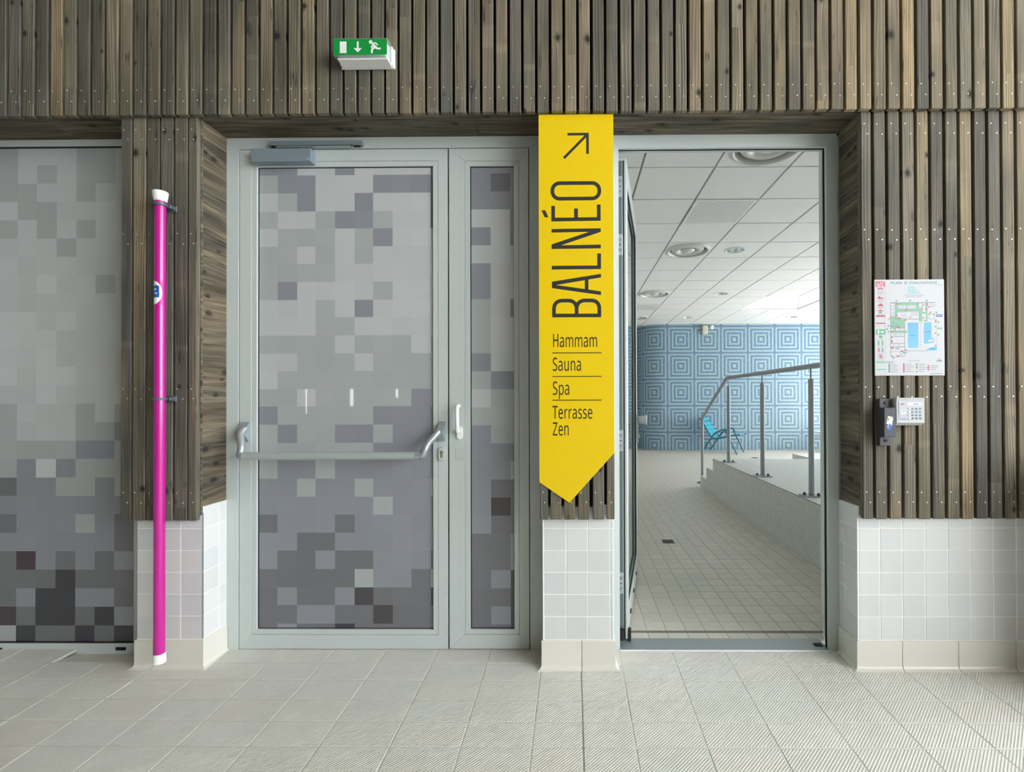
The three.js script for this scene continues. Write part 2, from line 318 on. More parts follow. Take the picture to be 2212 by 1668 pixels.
// coved skirting tiles: profile swept along a run
const coveRun = (x0, z0, x1, z1, outer0 = false, outer1 = false) => {                                   // from one point to another, facing to the left hand of the run turned outward
  const len = Math.hypot(x1 - x0, z1 - z0), s = new THREE.Shape();
  s.moveTo(-0.008, 0.1265); s.lineTo(0.0045, 0.1265); s.lineTo(0.006, 0.125); s.lineTo(0.006, 0.022); s.quadraticCurveTo(0.0065, 0.004, 0.024, 0.0015); s.lineTo(0.024, -0.012); s.lineTo(-0.008, -0.012); s.closePath();
  const g = new THREE.ExtrudeGeometry(s, { depth: len - 0.003, bevelEnabled: false, curveSegments: 8 }), cp = g.attributes.position;
  for (let i = 0; i < cp.count; i++) { const first = cp.getZ(i) < 0.001; if (first && outer1) cp.setZ(i, cp.getX(i) * -1 - 0.0015); if (!first && outer0) cp.setZ(i, cp.getZ(i) + cp.getX(i) + 0.0015); }
  const X = new THREE.Vector3((x1 - x0) / len, 0, (z1 - z0) / len), N = new THREE.Vector3(-X.z, 0, X.x);   // outward
  g.applyMatrix4(new THREE.Matrix4().makeBasis(N, new THREE.Vector3(0, 1, 0), X.clone().negate()));
  g.translate(x1 - X.x * 0.0015, 0, z1 - X.z * 0.0015);
  const m = part('skirting_tile', plain(g), skirtMs[Math.floor(rnd() * 3)], wall); return m;
};
const kL = -1.9045, kC = 0.0361;
coveRun(pierL[0], 0, kL, 0, true, false); coveRun(kL, 0, pierL[1], 0, false, true); coveRun(pierL[0], -0.146, pierL[0], 0, false, true);
coveRun(pierL[1], 0, pierL[1], -0.146, true, false);
coveRun(pierC[0], 0, kC, 0, true, false); coveRun(kC, 0, pierC[1], 0, false, true);
coveRun(pierC[1], 0, pierC[1], -0.146, true, false); coveRun(pierC[0], -0.146, pierC[0], 0, false, true);
const kR = [pierR[0], 1.4665, 1.7145, 1.9680, 2.245, 2.49, 2.72];
for (let i = 0; i < kR.length - 1; i++) coveRun(kR[i], 0, kR[i + 1], 0, i === 0, false);
coveRun(pierR[0], -0.146, pierR[0], 0, false, true);
// timber linings of the two recesses: jambs, soffits and their front edge strips
const jambL = LX[11] + 0.0016, jambR = 1.2821 ;
const lining = (x0, x1, y0, y1, z0, z1, m, name = 'lining_board') => part(name, slab(x0, x1, y0, y1, z0, z1, 0.001), m, wall);
for (const [y0, y1] of [[0.692, 2.3275], [2.3295, 2.489]]) lining(jambL - 0.018, jambL, y0, y1, DOOR_Z, LO_B - 0.001, jambM);
for (const [y0, y1] of [[0.692, 1.62], [1.622, 2.489]]) lining(jambR, jambR + 0.018, y0, y1, DOOR_Z, LO_B - 0.001, jambM);
lining(-3.2, LX[0] + 0.01, 2.4885, 2.506, DOOR_Z, UP_B - 0.004, soffitM, 'soffit_board');
lining(jambL - 0.01, -0.45, 2.4885, 2.506, DOOR_Z, UP_B - 0.004, soffitM, 'soffit_board');
lining(-0.449, jambR + 0.01, 2.4885, 2.506, DOOR_Z, UP_B - 0.004, soffitM, 'soffit_board');

// ---------------------------------------------------------------- printed film of grey squares
const FILM = { A: [198, 204, 206], a: [190, 195, 197], b: [169, 175, 176], c: [140, 144, 153], d: [110, 112, 118], e: [66, 63, 68], f: [48, 50, 60], p: [60, 46, 58] };
function film(rows, colsPx, rowsPx) {                                  // boundaries as fractions 0..1 from left and from top
  return drawn(1024, 2048, (g, w, h) => {
    rows.forEach((row, r) => [...row].forEach((ch, c) => {
      const k = 1 + (hash(r * 7 + 1, c * 13 + 5) - 0.5) * 0.03;
      g.fillStyle = `rgb(${FILM[ch].map((v) => Math.round(v * k)).join(',')})`;
      g.fillRect(Math.floor(colsPx[c] * w), Math.floor(rowsPx[r] * h), Math.ceil((colsPx[c + 1] - colsPx[c]) * w) + 1, Math.ceil((rowsPx[r + 1] - rowsPx[r]) * h) + 1);
    }));
  });
}
const filmGlass = (t) => phys({ map: t, roughness: 0.55, clearcoat: 1.0, clearcoatRoughness: 0.02, ior: 1.5 });
const DOOR_FILM = ['ccaacaaaad', 'bccaaacccd', 'abcaacaaad', 'baabccbaad', 'abbbabcaaa', 'bbababaaaa', 'bbbbaaaaaa', 'bcaaaabaaa', 'aaabacaaaa', 'aaabbaaaaa', 'bbbbabbbab', 'aabbbabbbb', 'abbbbbbbbb', 'bbabbbbbcb', 'cbbbbbcccc', 'bcbbccbccc', 'bbbbbbcccc', 'bccbcccccc', 'ccbccbcccb', 'ccccccbccc', 'dcccdccccc', 'ccddcccccc', 'cddcddcccd', 'dddddbccdb', 'dcddceddde', 'ddccddeddd', 'dcddfddddd'];
const SIDE_FILM = ['ccc', 'cdc', 'ccc', 'aac', 'cac', 'aaa', 'caa', 'caa', 'bac', 'baa', 'baa', 'caa', 'bcc', 'abb', 'bbb', 'cbb', 'ccc', 'ccb', 'cdd', 'ced', 'cdd', 'ddc', 'ddc', 'dce', 'dde', 'dce', 'dde'];
const WINDOW_FILM = ['baaabbaa', 'bababbaa', 'bbaabaaa', 'abbaaaaa', 'bababaaa', 'aaabaaaa', 'aaaaaaaa', 'aaAaabaa', 'aaaaaaaa', 'AAaAaaaa', 'AAAaaaaa', 'AAAaaaaa', 'AaAAaaaa', 'aaAaaaaa', 'baaababa', 'baaabbca', 'bbbbccba', 'bcAcbbba', 'dccbbcba', 'cccccccb', 'dcccbcdc', 'ccccccdb', 'dpcdcdcd', 'dddfdddd', 'dcffccdc', 'pdffdfcf', 'bfddfdfd'];
const rowFr = (first, n, step) => { const out = [0]; for (let i = 0; i < n - 1; i++) out.push(first + step * i); out.push(1); return out; };

// ---------------------------------------------------------------- door_1: double leaf with frame
function ring(x0, x1, y0, y1, wl, wr, wt, wb, z0, z1, name, mat, parent) { // four mitred bars around an opening
  const bar = (pts) => part(name, prism(pts, z1 - z0, 0.0012).translate(0, 0, z0), mat, parent);
  bar([[x0, y0], [x0 + wl, y0 + wb], [x0 + wl, y1 - wt], [x0, y1]]);
  bar([[x1, y0], [x1, y1], [x1 - wr, y1 - wt], [x1 - wr, y0 + wb]]);
  if (wt) bar([[x0, y1], [x0 + wl, y1 - wt], [x1 - wr, y1 - wt], [x1, y1]]);
  if (wb) bar([[x0, y0], [x1, y0], [x1 - wr, y0 + wb], [x0 + wl, y0 + wb]]);
}
const door1 = structure('door_1');
const FL = pierL[1] - 0.05, FR = pierC[0] + 0.05, FT = 2.4885;
const A0 = -1.6201, A1 = -0.6067, B0 = -0.5993, B1 = -0.2139, LT = 2.4295, LB = 0.008;
ring(FL, FR, 0.0, FT, A0 - FL - 0.004, FR - B1 - 0.004, FT - LT - 0.004, 0, -0.215, -0.148, 'frame_bar', aluM, door1);
part('seal', slab(A0 - 0.006, B1 + 0.006, 0.004, LT + 0.006, -0.212, -0.19, 0.001), gasketM, door1);
function leaf(parent, x0, x1, y0, y1, px0, px1, py0, py1, z, film) {
  const L = part('door_leaf', null, null, parent);
  const bead = 0.026;
  ring(x0, x1, y0, y1, px0 - bead - x0, x1 - px1 - bead, y1 - py1 - bead, py0 - bead - y0, z - 0.06, z, 'leaf_bar', aluM, L);
  ring(px0 - bead + 0.0012, px1 + bead - 0.0012, py0 - bead + 0.0012, py1 + bead - 0.0012, bead - 0.002, bead - 0.002, bead - 0.002, bead - 0.002, z - 0.03, z - 0.0012, 'glazing_bead', aluM, L);
  ring(px0 - 0.004, px1 + 0.004, py0 - 0.004, py1 + 0.004, 0.0075, 0.0045, 0.0065, 0.006, z - 0.03, z - 0.0105, 'gasket', gasketM, L);
  part('film_pane', plate(px0 - 0.002, px1 + 0.002, py0 - 0.002, py1 + 0.002, z - 0.013), film, L, 'glass with a printed film of grey squares');
  part('pane_core', slab(px0 - 0.002, px1 + 0.002, py0 - 0.002, py1 + 0.002, z - 0.03, z - 0.0135, 0.001), std(0x666a6d, 0.6), L);
  return L;
}
const P0 = -1.5347, P1 = -0.6787, PT = 2.3464, PB = 0.1019;
const Q0 = -0.4971, Q1 = -0.2865, QT = 2.3439, QB = 0.1042;
const doorFilm = film(DOOR_FILM, [0, 41.8, 83.5, 123, 164.8, 206.8, 246.5, 288.3, 328.2, 369.8, 378].map((v) => v / 376.5), [363, 380, 419.3, 458.2, 495.8, 534.7, 572.2, 611, 650.3, 687.8, 727, 766, 803.5, 842.6, 880, 919.4, 958.5, 996.1, 1035.6, 1074.7, 1113, 1151.8, 1190, 1229.8, 1269.2, 1307.2, 1346.9, 1357.5].map((v) => (v - 363) / 994.5));
const sideFilm = film(SIDE_FILM, [0, 43.5, 85, 93.5].map((v) => v / 93.5), rowFr(15 / 995, 27, 38.87 / 995));
const leafA = leaf(door1, A0, A1, LB, LT, P0, P1, PB, PT, DOOR_Z, filmGlass(doorFilm));
const leafB = leaf(door1, B0, B1, LB + 0.002, LT, Q0, Q1, QB, QT, DOOR_Z, filmGlass(sideFilm));
part('bottom_brush', slab(A0 - 0.004, B1 + 0.004, 0.002, 0.02, -0.2, -0.158, 0.001), gasketM, door1);
// door closer
{
  const c = part('door_closer', null, null, door1);
  const x0 = -1.5346, x1 = -1.2484, y0 = 2.3505, y1 = 2.4130;
  const closerM = std(0x83929a, 0.45, 0.1);
  part('closer_body', slab(x0, x1, y0, y1, DOOR_Z, -0.102, 0.0015), closerM, c);
  part('closer_logo', join([slab(x1 - 0.0165, x1 - 0.0155, y0 + 0.009, y0 + 0.015, -0.1022, -0.1016, 0.0001), slab(x1 - 0.0065, x1 - 0.0055, y0 + 0.009, y0 + 0.015, -0.1022, -0.1016, 0.0001), slab(x1 - 0.0165, x1 - 0.0055, y0 + 0.009, y0 + 0.0105, -0.1022, -0.1016, 0.0001), slab(x1 - 0.0125, x1 - 0.0095, y0 + 0.0135, y0 + 0.0145, -0.1022, -0.1016, 0.0001)]), whiteM, c);
  const rx0 = -1.4601, rx1 = -1.0101, ry1 = 2.4597, ry0 = 2.4391;
  part('slide_rail', slab(rx0, rx1, ry0, ry1, DOOR_Z + 0.001, -0.123, 0.0015), closerM, c);
  part('slide_channel', slab(rx0 + 0.003, rx1 - 0.012, ry0 - 0.003, ry0, DOOR_Z + 0.004, -0.128, 0.001), gasketM, c);
  part('closer_arm', slab(rx0 + 0.03, rx1 - 0.05, ry0 - 0.009, ry0 - 0.0035, -0.140, -0.122, 0.0015), satinM, c);
  part('arm_screw', rod(rx1 - 0.048, ry0 - 0.0065, -0.124, 0.006, 0.010, 'z', 14), steelM, c);
  part('arm_screw', rod(rx0 + 0.034, ry0 - 0.0065, -0.124, 0.0045, 0.010, 'z', 14), steelM, c);
}
// panic bar
{
  const c = part('panic_bar', null, null, door1);
  const yb = 0.9507, zb = -0.062;
  const lx = -1.5563, rx = -0.7118;
  const lb = -1.5750, rb = -0.6305, ty = 1.1057, by = 1.0118;
  const wedge = (cx, w, top, bot, dir) => {                            // housing with a sloped nose, extruded across
    const s = [[DOOR_Z, bot], [DOOR_Z, top], [DOOR_Z + 0.006, top], [DOOR_Z + 0.045, top - 0.042], [DOOR_Z + 0.047, top - 0.055], [DOOR_Z + 0.01, bot]];
    return prism(s, w, 0.0015).rotateY(-Math.PI / 2).translate(cx + w / 2, 0, 0);
  };
  part('housing', wedge(-1.5875, 0.042, ty, by), satinM, c);
  part('housing', wedge(-0.6320, 0.031, ty, by), satinM, c);
  part('push_bar', rod((lx + rx) / 2, yb, zb, 0.0182, rx - lx, 'x', 24), std(0xadb8b7, 0.4, 0.15), c);
  const armL = [[-1.5701, 1.0762, -0.112], [-1.5736, 1.0532, -0.090], [-1.5612, 1.0150, -0.076], [-1.5534, 0.9792, -0.064], [-1.5563, yb + 0.003, zb], [-1.5465, yb - 0.001, zb], [-1.5248, yb, zb]];
  part('arm', tube(armL, 0.0158, 40, 14), silverM, c);
  const armR = [[-0.6383, ty - 0.046, DOOR_Z + 0.044], [-0.6495, ty - 0.062, DOOR_Z + 0.056], [(rx + -0.6495) / 2, (ty - 0.06 + yb) / 2 + 0.005, -0.072], [rx + 0.020, yb + 0.024, zb], [rx + 0.008, yb + 0.003, zb], [rx - 0.012, yb, zb]];
  part('arm', tube(armR, 0.0160, 40, 14), silverM, c);
  part('collar', rod(lx + 0.012, yb, zb, 0.0200, 0.012, 'x', 24), silverM, c);
  part('collar', rod(rx - 0.008, yb, zb, 0.0200, 0.016, 'x', 24), silverM, c);
}
// lock cylinder rosette, blank plate and white lever
{
  const c = part('lock_rosette', null, null, door1), cx = -0.6344, cy = 0.9496, w = 0.0165, h = 0.0345;
  const pill = (W, H, n = 10) => { const out = []; for (let i = 0; i <= n; i++) { const t = (Math.PI * i) / n; out.push([Math.cos(t) * W, H - W + Math.sin(t) * W]); } for (let i = 0; i <= n; i++) { const t = Math.PI + (Math.PI * i) / n; out.push([Math.cos(t) * W, -(H - W) + Math.sin(t) * W]); } return out; };
  part('rosette', prism(pill(w, h), 0.010, 0.0025).translate(cx, cy, DOOR_Z), std(0xc3cccb, 0.4, 0.1), c);
  part('cylinder_core', rod(cx - 0.0005, cy + 0.0065, DOOR_Z + 0.0096, 0.0085, 0.003, 'z', 18), std(0xc8b98a, 0.3, 0.8), c, 'brass key cylinder');
  part('cylinder_body', slab(cx - 0.0055, cx + 0.0045, cy - 0.018, cy + 0.004, DOOR_Z + 0.009, DOOR_Z + 0.0112, 0.001), std(0xa99f7f, 0.35, 0.7), c);
  part('keyhole', slab(cx - 0.0012, cx + 0.0004, cy + 0.002, cy + 0.011, DOOR_Z + 0.0105, DOOR_Z + 0.0115, 0.0002), blackM, c);
  part('blank_plate', slab(-0.5701, -0.5286, 0.9193, 0.9763, DOOR_Z, DOOR_Z + 0.0025, 0.0008), aluSideM, door1);
  const k = part('lever_handle', null, null, door1), hx = -0.5467, hy0 = 1.0194, hy1 = 1.0829;
  part('lever_base', prism(pill(0.0152, (hy1 - hy0) / 2), 0.012, 0.003).translate(hx, (hy0 + hy1) / 2, DOOR_Z), std(0xf3f5f6, 0.35), k);
  const gx = -0.5496, gt = 1.1816, gb = 1.0743;
  part('lever_grip', tube([[hx - 0.002, gb - 0.014, DOOR_Z + 0.010], [hx - 0.006, gb - 0.012, DOOR_Z + 0.032], [gx, gb + 0.006, -0.103], [gx, gb + 0.03, -0.100], [gx, gt - 0.014, -0.100], [gx + 0.001, gt - 0.003, -0.103], [gx + 0.006, gt, -0.118]], 0.0098, 44, 14), std(0xf6f8f9, 0.3), k, 'white lever grip');
}

// ---------------------------------------------------------------- window_1: fixed glazing to the left
const win1 = structure('window_1');
const WR = -2.1381, WL = -3.3, WT = 2.4534, WB = 0.0346;
part('frame_bar', slab(WL, -2.1178 + 0.02, WT + 0.003, 2.4885, -0.215, DOOR_Z, 0.0015), aluM, win1);
part('frame_bar', slab(WL, -2.1249, -0.05, WB - 0.003, -0.215, DOOR_Z, 0.0015), aluM, win1);
part('frame_bar', slab(WR - 0.001, pierL[0] + 0.06, -0.05, 2.4885, -0.215, -0.151, 0.0015), aluM, win1);
part('gasket', slab(WL, WR, WT - 0.002, WT + 0.004, -0.2, -0.154, 0.0008), gasketM, win1);
part('gasket', slab(WL, WR, WB - 0.004, WB + 0.0015, -0.2, -0.154, 0.0008), gasketM, win1);
{
  const px = (v) => -2.8099 + ((v) / 292.5) * (WR - -2.8099);
  const cols = [WL, px(36.4), px(78), px(120.7), px(163.5), px(205), px(247), px(288.5), WR].map((v) => (v - WL) / (WR - WL));
  const rows = rowFr(37.4 / 1066, 27, 39.75 / 1066);
  part('film_pane', plate(WL, WR, WB, WT, -0.161), filmGlass(film(WINDOW_FILM, cols, rows)), win1, 'large glass with a printed film of grey squares');
  part('pane_core', slab(WL, WR, WB, WT, -0.2, -0.1625, 0.001), std(0x666a6d, 0.6), win1);
}
const capX = -2.1951, capY = 0.0087;
part('drain_cap', slab(capX - 0.024, capX + 0.024, capY - 0.0075, capY + 0.0075, DOOR_Z, DOOR_Z + 0.006, 0.002), blackM, win1);
part('drain_cap', slab(-2.7774 - 0.048, -2.7774, capY - 0.012, capY + 0.003, DOOR_Z, DOOR_Z + 0.006, 0.002), blackM, win1);

// ---------------------------------------------------------------- door_2: open doorway to the spa room
const door2 = structure('door_2');
const D0 = 0.2221, D1 = 1.2216, DT = 2.4256, E0 = pierC[1] - 0.012, E1 = pierR[0] + 0.004;
ring(E0, E1, 0.0, 2.4885, D0 - E0, E1 - D1, 2.4885 - DT, 0, -0.166, DOOR_Z, 'frame_bar', aluM, door2);
ring(E0, E1, 0.0, 2.4885, D0 - E0 - 0.02, E1 - D1 - 0.02, 2.4885 - DT - 0.02, 0, -0.235, -0.1665, 'frame_rebate', aluM, door2);
part('gasket', slab(D1 - 0.006, D1 + 0.004, 0.01, DT - 0.001, -0.173, -0.1665, 0.001), gasketM, door2);
part('gasket', slab(D0, D1, DT - 0.003, DT + 0.004, -0.173, -0.1665, 0.001), gasketM, door2);
part('threshold', slab(D0 - 0.003, D1 + 0.003, -0.008, 0.0095, -0.255, -0.146, 0.002), std(0x98a1a4, 0.4, 0.4), door2); part('threshold_nose', slab(D0 - 0.003, D1 + 0.003, -0.008, 0.0096, -0.1455, -0.138, 0.003), std(0xeef1f2, 0.3, 0.2), door2);
part('strike_plate', slab(D1 - 0.05, D1 - 0.012, 0.0095, 0.013, -0.205, -0.175, 0.001), gasketM, door2);
{
  const L = part('door_leaf', null, null, door2, 'leaf swung open into the spa room');
  L.position.set(0.2667 - 0.0197, 0, -0.2215); L.rotation.y = Math.PI / 2 - 0.184;     // local +x runs away from the camera
  const w = 0.985, y0 = 0.024, y1 = 2.42, t = 0.04;
  const bars = (x0, x1, a, b) => part('leaf_bar', slab(x0, x1, a, b, -t / 2, t / 2, 0.0015), aluM, L);
  bars(0.0, 0.10, y0, y1); bars(w - 0.10, w, y0, y1); bars(0.10, w - 0.10, y1 - 0.10, y1); bars(0.10, w - 0.10, y0, y0 + 0.13);
  for (const s of [-1, 1]) {
    const z = s * (t / 2 - 0.006);
    part('gasket', slab(0.098, w - 0.098, y0 + 0.128, y0 + 0.142, z - 0.004, z + 0.004, 0.001), gasketM, L); part('gasket', slab(0.098, w - 0.098, y1 - 0.112, y1 - 0.098, z - 0.004, z + 0.004, 0.001), gasketM, L);
    part('gasket', slab(0.098, 0.112, y0 + 0.13, y1 - 0.10, z - 0.004, z + 0.004, 0.001), gasketM, L); part('gasket', slab(w - 0.112, w - 0.098, y0 + 0.13, y1 - 0.10, z - 0.004, z + 0.004, 0.001), gasketM, L);
  }
  part('pane', slab(0.1, w - 0.1, y0 + 0.13, y1 - 0.1, -0.004, 0.004, 0.0005), phys({ color: 0xe6f2f0, roughness: 0.0, transmission: 1, thickness: 0, ior: 1.65 }), L);
  part('edge_groove', slab(-0.004, 0.001, y0, y1 - 0.02, -0.017, -0.001, 0.001), std(0x7d8a8b, 0.4, 0.5), L);
  part('edge_groove', slab(-0.003, 0.001, y0, y1 - 0.02, 0.004, 0.010, 0.001), gasketM, L);
  for (const y of [2.27, 1.98, 1.005, 0.30]) {
    const h = part('hinge', null, null, L); h.position.set(-0.004, y, -0.010);
    part('hinge_plate', slab(-0.004, 0.003, -0.052, 0.052, -0.012, 0.012, 0.001), std(0xcfd6d9, 0.35, 0.6), h);
    for (const dy of [-0.026, 0.026]) part('hinge_screw', rod(-0.005, dy, 0, 0.0085, 0.006, 'x', 14), steelM, h);
    part('hinge_hole', rod(-0.0045, 0, 0, 0.003, 0.003, 'x', 10), blackM, h);
  }
  const knob = part('door_knob', null, null, L); knob.position.set(w - 0.055, 1.06, 0);
  for (const s of [1]) {
    part('knob_plate', slab(-0.018, 0.018, -0.15, 0.05, t / 2, t / 2 + 0.009, 0.002), silverM, knob);
    part('knob', lathe([[0, 0.062], [0.030, 0.062], [0.034, 0.056], [0.026, 0.034], [0.025, 0.0], [0, 0]], 28).rotateX(Math.PI / 2).translate(0, 0.008, t / 2 + 0.008), std(0xd4d7d4, 0.35, 0.4), knob);
    part('turn_button', rod(0, -0.105, t / 2 + 0.013, 0.013, 0.012, 'z', 18), silverM, knob);
  }
  for (const x of [0.20, 0.48, 0.76]) part('weep_cap', slab(x - 0.02, x + 0.02, y0 + 0.045, y0 + 0.058, t / 2, t / 2 + 0.006, 0.002), gasketM, L);
  part('pivot', rod(-0.012, 0.05, -0.012, 0.016, 0.05, 'y', 16), gasketM, L);
  part('pivot', slab(0.0, 0.03, 0.012, 0.07, 0.018, 0.036, 0.004), gasketM, L);
}

// ---------------------------------------------------------------- yellow direction sign
{
  const z = 0.0375, x0 = -0.1503, x1 = 0.1818, yt = 2.4783, yr = 0.9739, yl = 0.8444, tx = -0.0177, tb = 0.7532;
  const t = thing('direction_sign', 'tall yellow arrow-ended sign board with dark lettering on the slatted pier', 'sign', [(x0 + x1) / 2, tb, z]);
  const cx = (x0 + x1) / 2, pts = [[x0 - cx, yt - tb], [x0 - cx, yl - tb], [tx - cx, 0], [x1 - cx, yr - tb], [x1 - cx, yt - tb]];
  const face = drawn(400, 2048, (g, w, h) => {
    g.fillStyle = '#e9c700'; g.fillRect(0, 0, w, h);
    const S = 400 / 161.8, ink = '#2f3132';                           // drawn in the frame of a 161.8 x 839.5 board
    const SY = 2048 / 839.5;
    const frame = (sx, ox, oy) => g.setTransform(S / sx, 0, 0, SY / sx, (ox - 1164.2) * S, (oy - 247) * SY);
    g.strokeStyle = ink; g.fillStyle = ink; g.lineJoin = 'miter'; g.lineCap = 'butt'; g.miterLimit = 20;
    const line = (...p) => { g.beginPath(); p.forEach(([x, y], i) => (i ? g.lineTo(x, y) : g.moveTo(x, y))); g.stroke(); };
    frame(8.508, 1100, 230); g.lineWidth = 48;
    line([1080, 511], [1447, 511], [1447, 875]); line([1012, 952], [1440, 520]);
    frame(5.211, 1154.4, 380); g.lineWidth = 41;
    g.beginPath(); g.moveTo(200, 1577); g.lineTo(751, 1577); g.stroke();
    g.beginPath(); g.moveTo(220, 1577); g.lineTo(220, 1505); g.bezierCurveTo(220, 1440, 260, 1409, 320, 1409); g.lineTo(380, 1409); g.bezierCurveTo(440, 1409, 475, 1445, 475, 1505); g.lineTo(475, 1577); g.stroke();
    g.beginPath(); g.moveTo(475, 1577); g.lineTo(475, 1505); g.bezierCurveTo(475, 1440, 512, 1408, 575, 1408); g.lineTo(635, 1408); g.bezierCurveTo(695, 1408, 731, 1440, 731, 1505); g.lineTo(731, 1577); g.stroke();
    const poly = (...p) => { g.beginPath(); p.forEach(([x, y], i) => (i ? g.lineTo(x, y) : g.moveTo(x, y))); g.closePath(); g.fill(); };
    poly([198, 1196], [750, 1109], [750, 1150], [244, 1233], [750, 1307], [750, 1348], [198, 1268]); poly([568, 1170], [608, 1164], [608, 1296], [568, 1290]);
    poly([197, 1017], [709, 1016], [709, 880], [750, 880], [750, 1055], [197, 1058]);
    poly([195, 602], [749, 596], [749, 636], [300, 786], [749, 780], [749, 822], [195, 827], [195, 775], [620, 635], [195, 641]);
    poly([193, 340], [234, 340], [234, 474], [450, 473], [450, 372], [492, 372], [492, 472], [707, 470], [707, 328], [748, 328], [748, 511], [193, 516]);
    poly([82, 390], [125, 390], [160, 468], [118, 468]);
    g.lineWidth = 41; g.beginPath(); g.moveTo(292, 84); g.lineTo(650, 84); g.bezierCurveTo(702, 84, 735, 122, 735, 171); g.bezierCurveTo(735, 222, 702, 259, 650, 259); g.lineTo(292, 260); g.bezierCurveTo(238, 260, 205, 222, 205, 172); g.bezierCurveTo(205, 122, 238, 84, 292, 84); g.closePath(); g.stroke();
    g.fillStyle = '#232427';
    for (const [word, wx, top, base, wide] of [['Hammam', 160, 92, 211, 412], ['Sauna', 160, 307, 426, 266], ['Spa', 160, 521, 640, 160], ['Terrasse', 160, 740, 857, 365], ['Zen', 160, 888, 1006, 154]]) {
      frame(4.172, 1154.2, 700); g.font = '160px sans-serif';
      const sy = (base - top) / (160 * 0.714), sx = wide / g.measureText(word).width;
      g.translate(wx, base); g.scale(sx, sy); g.fillText(word, 0, 0);
    }
    frame(4.172, 1154.2, 700);
    for (const y of [264, 477, 690]) g.fillRect(160, y - 3.5, 444, 7);
    g.setTransform(1, 0, 0, 1, 0, 0);
  });
  const g = frontUV(plain(prism(pts, 0.003, 0.0004)), x0 - cx, x1 - cx, 0, yt - tb);
  part('board', g, std(0xffffff, 0.38, 0, { map: face }), t);
  for (const [dx, dy] of [[-0.1, 0.35], [0.1, 0.35], [-0.1, 1.55], [0.1, 1.55]]) part('fixing', rod(dx, dy, -0.0012, 0.009, 0.003, 'z', 12), steelM, t);
}

// ---------------------------------------------------------------- emergency exit light
{
  const xf0 = -1.0174, xf1 = -0.7845, yf0 = 2.6762, yf1 = 2.7518, cx = (xf0 + xf1) / 2, W = (xf1 - xf0) / 2;
  const t = thing('exit_sign', 'green emergency exit light with running figure and down arrow on the upper slats', 'exit sign', [cx, yf0, 0.06]);
  const H = yf1 - yf0;
  part('base', slab(-W + 0.004, W + 0.002, -0.004, H, 0, 0.034, 0.003), std(0xe2e6e6, 0.35), t);
  part('base_rim', slab(-W + 0.001, W + 0.004, -0.006, H + 0.002, 0.001, 0.012, 0.002), std(0xe6e9e9, 0.35), t);
  const box = prism([[-W + 0.002, -0.002], [-W + 0.002, H], [W, H], [W, -0.002]], 0.045, 0.002);
  part('reflector', slab(-W + 0.012, W - 0.008, 0.002, H - 0.006, 0.034, 0.066, 0.006), std(0xeef1f1, 0.3), t);
  part('cover', slab(-W, W, 0, H, 0.0345, 0.083, 0.003), phys({ color: 0xf3f8f7, roughness: 0.08, transmission: 0.85, thickness: 0, ior: 1.49 }), t, 'clear plastic cover');
  const face = drawn(640, 200, (g, w, h) => {
    g.fillStyle = '#07963f'; g.fillRect(0, 0, w, h); g.fillStyle = '#f4f7f8';
    g.setTransform(w / 1295, 0, 0, h / 390, -322 * (w / 1295), -255 * (h / 390));
    g.fillRect(472, 318, 162, 283);
    g.fillRect(885, 318, 46, 165); g.beginPath(); g.moveTo(805, 482); g.lineTo(1008, 482); g.lineTo(910, 588); g.fill();
    g.beginPath(); g.arc(1220, 335, 45, 0, 7); g.fill();
    const poly = (p) => { g.beginPath(); p.forEach(([x, y], i) => (i ? g.lineTo(x, y) : g.moveTo(x, y))); g.closePath(); g.fill(); };
    poly([[1255, 352], [1345, 340], [1405, 402], [1390, 422], [1330, 378], [1300, 382], [1365, 440], [1395, 478], [1463, 474], [1463, 520], [1365, 516], [1320, 492], [1275, 528], [1274, 612], [1228, 612], [1230, 505], [1290, 450], [1262, 422]]);
    poly([[1290, 430], [1245, 482], [1216, 462], [1248, 425], [1238, 400], [1262, 392]]);
  });
  part('sign_face', plate(-W + 0.0035, W - 0.0015, 0.002, H - 0.0055, 0.0836), std(0xffffff, 0.35, 0, { map: face }), t);
  part('diffuser', slab(-W + 0.012, W - 0.004, -0.007, -0.0005, 0.012, 0.07, 0.003), std(0xf6f8f8, 0.3), t);
}

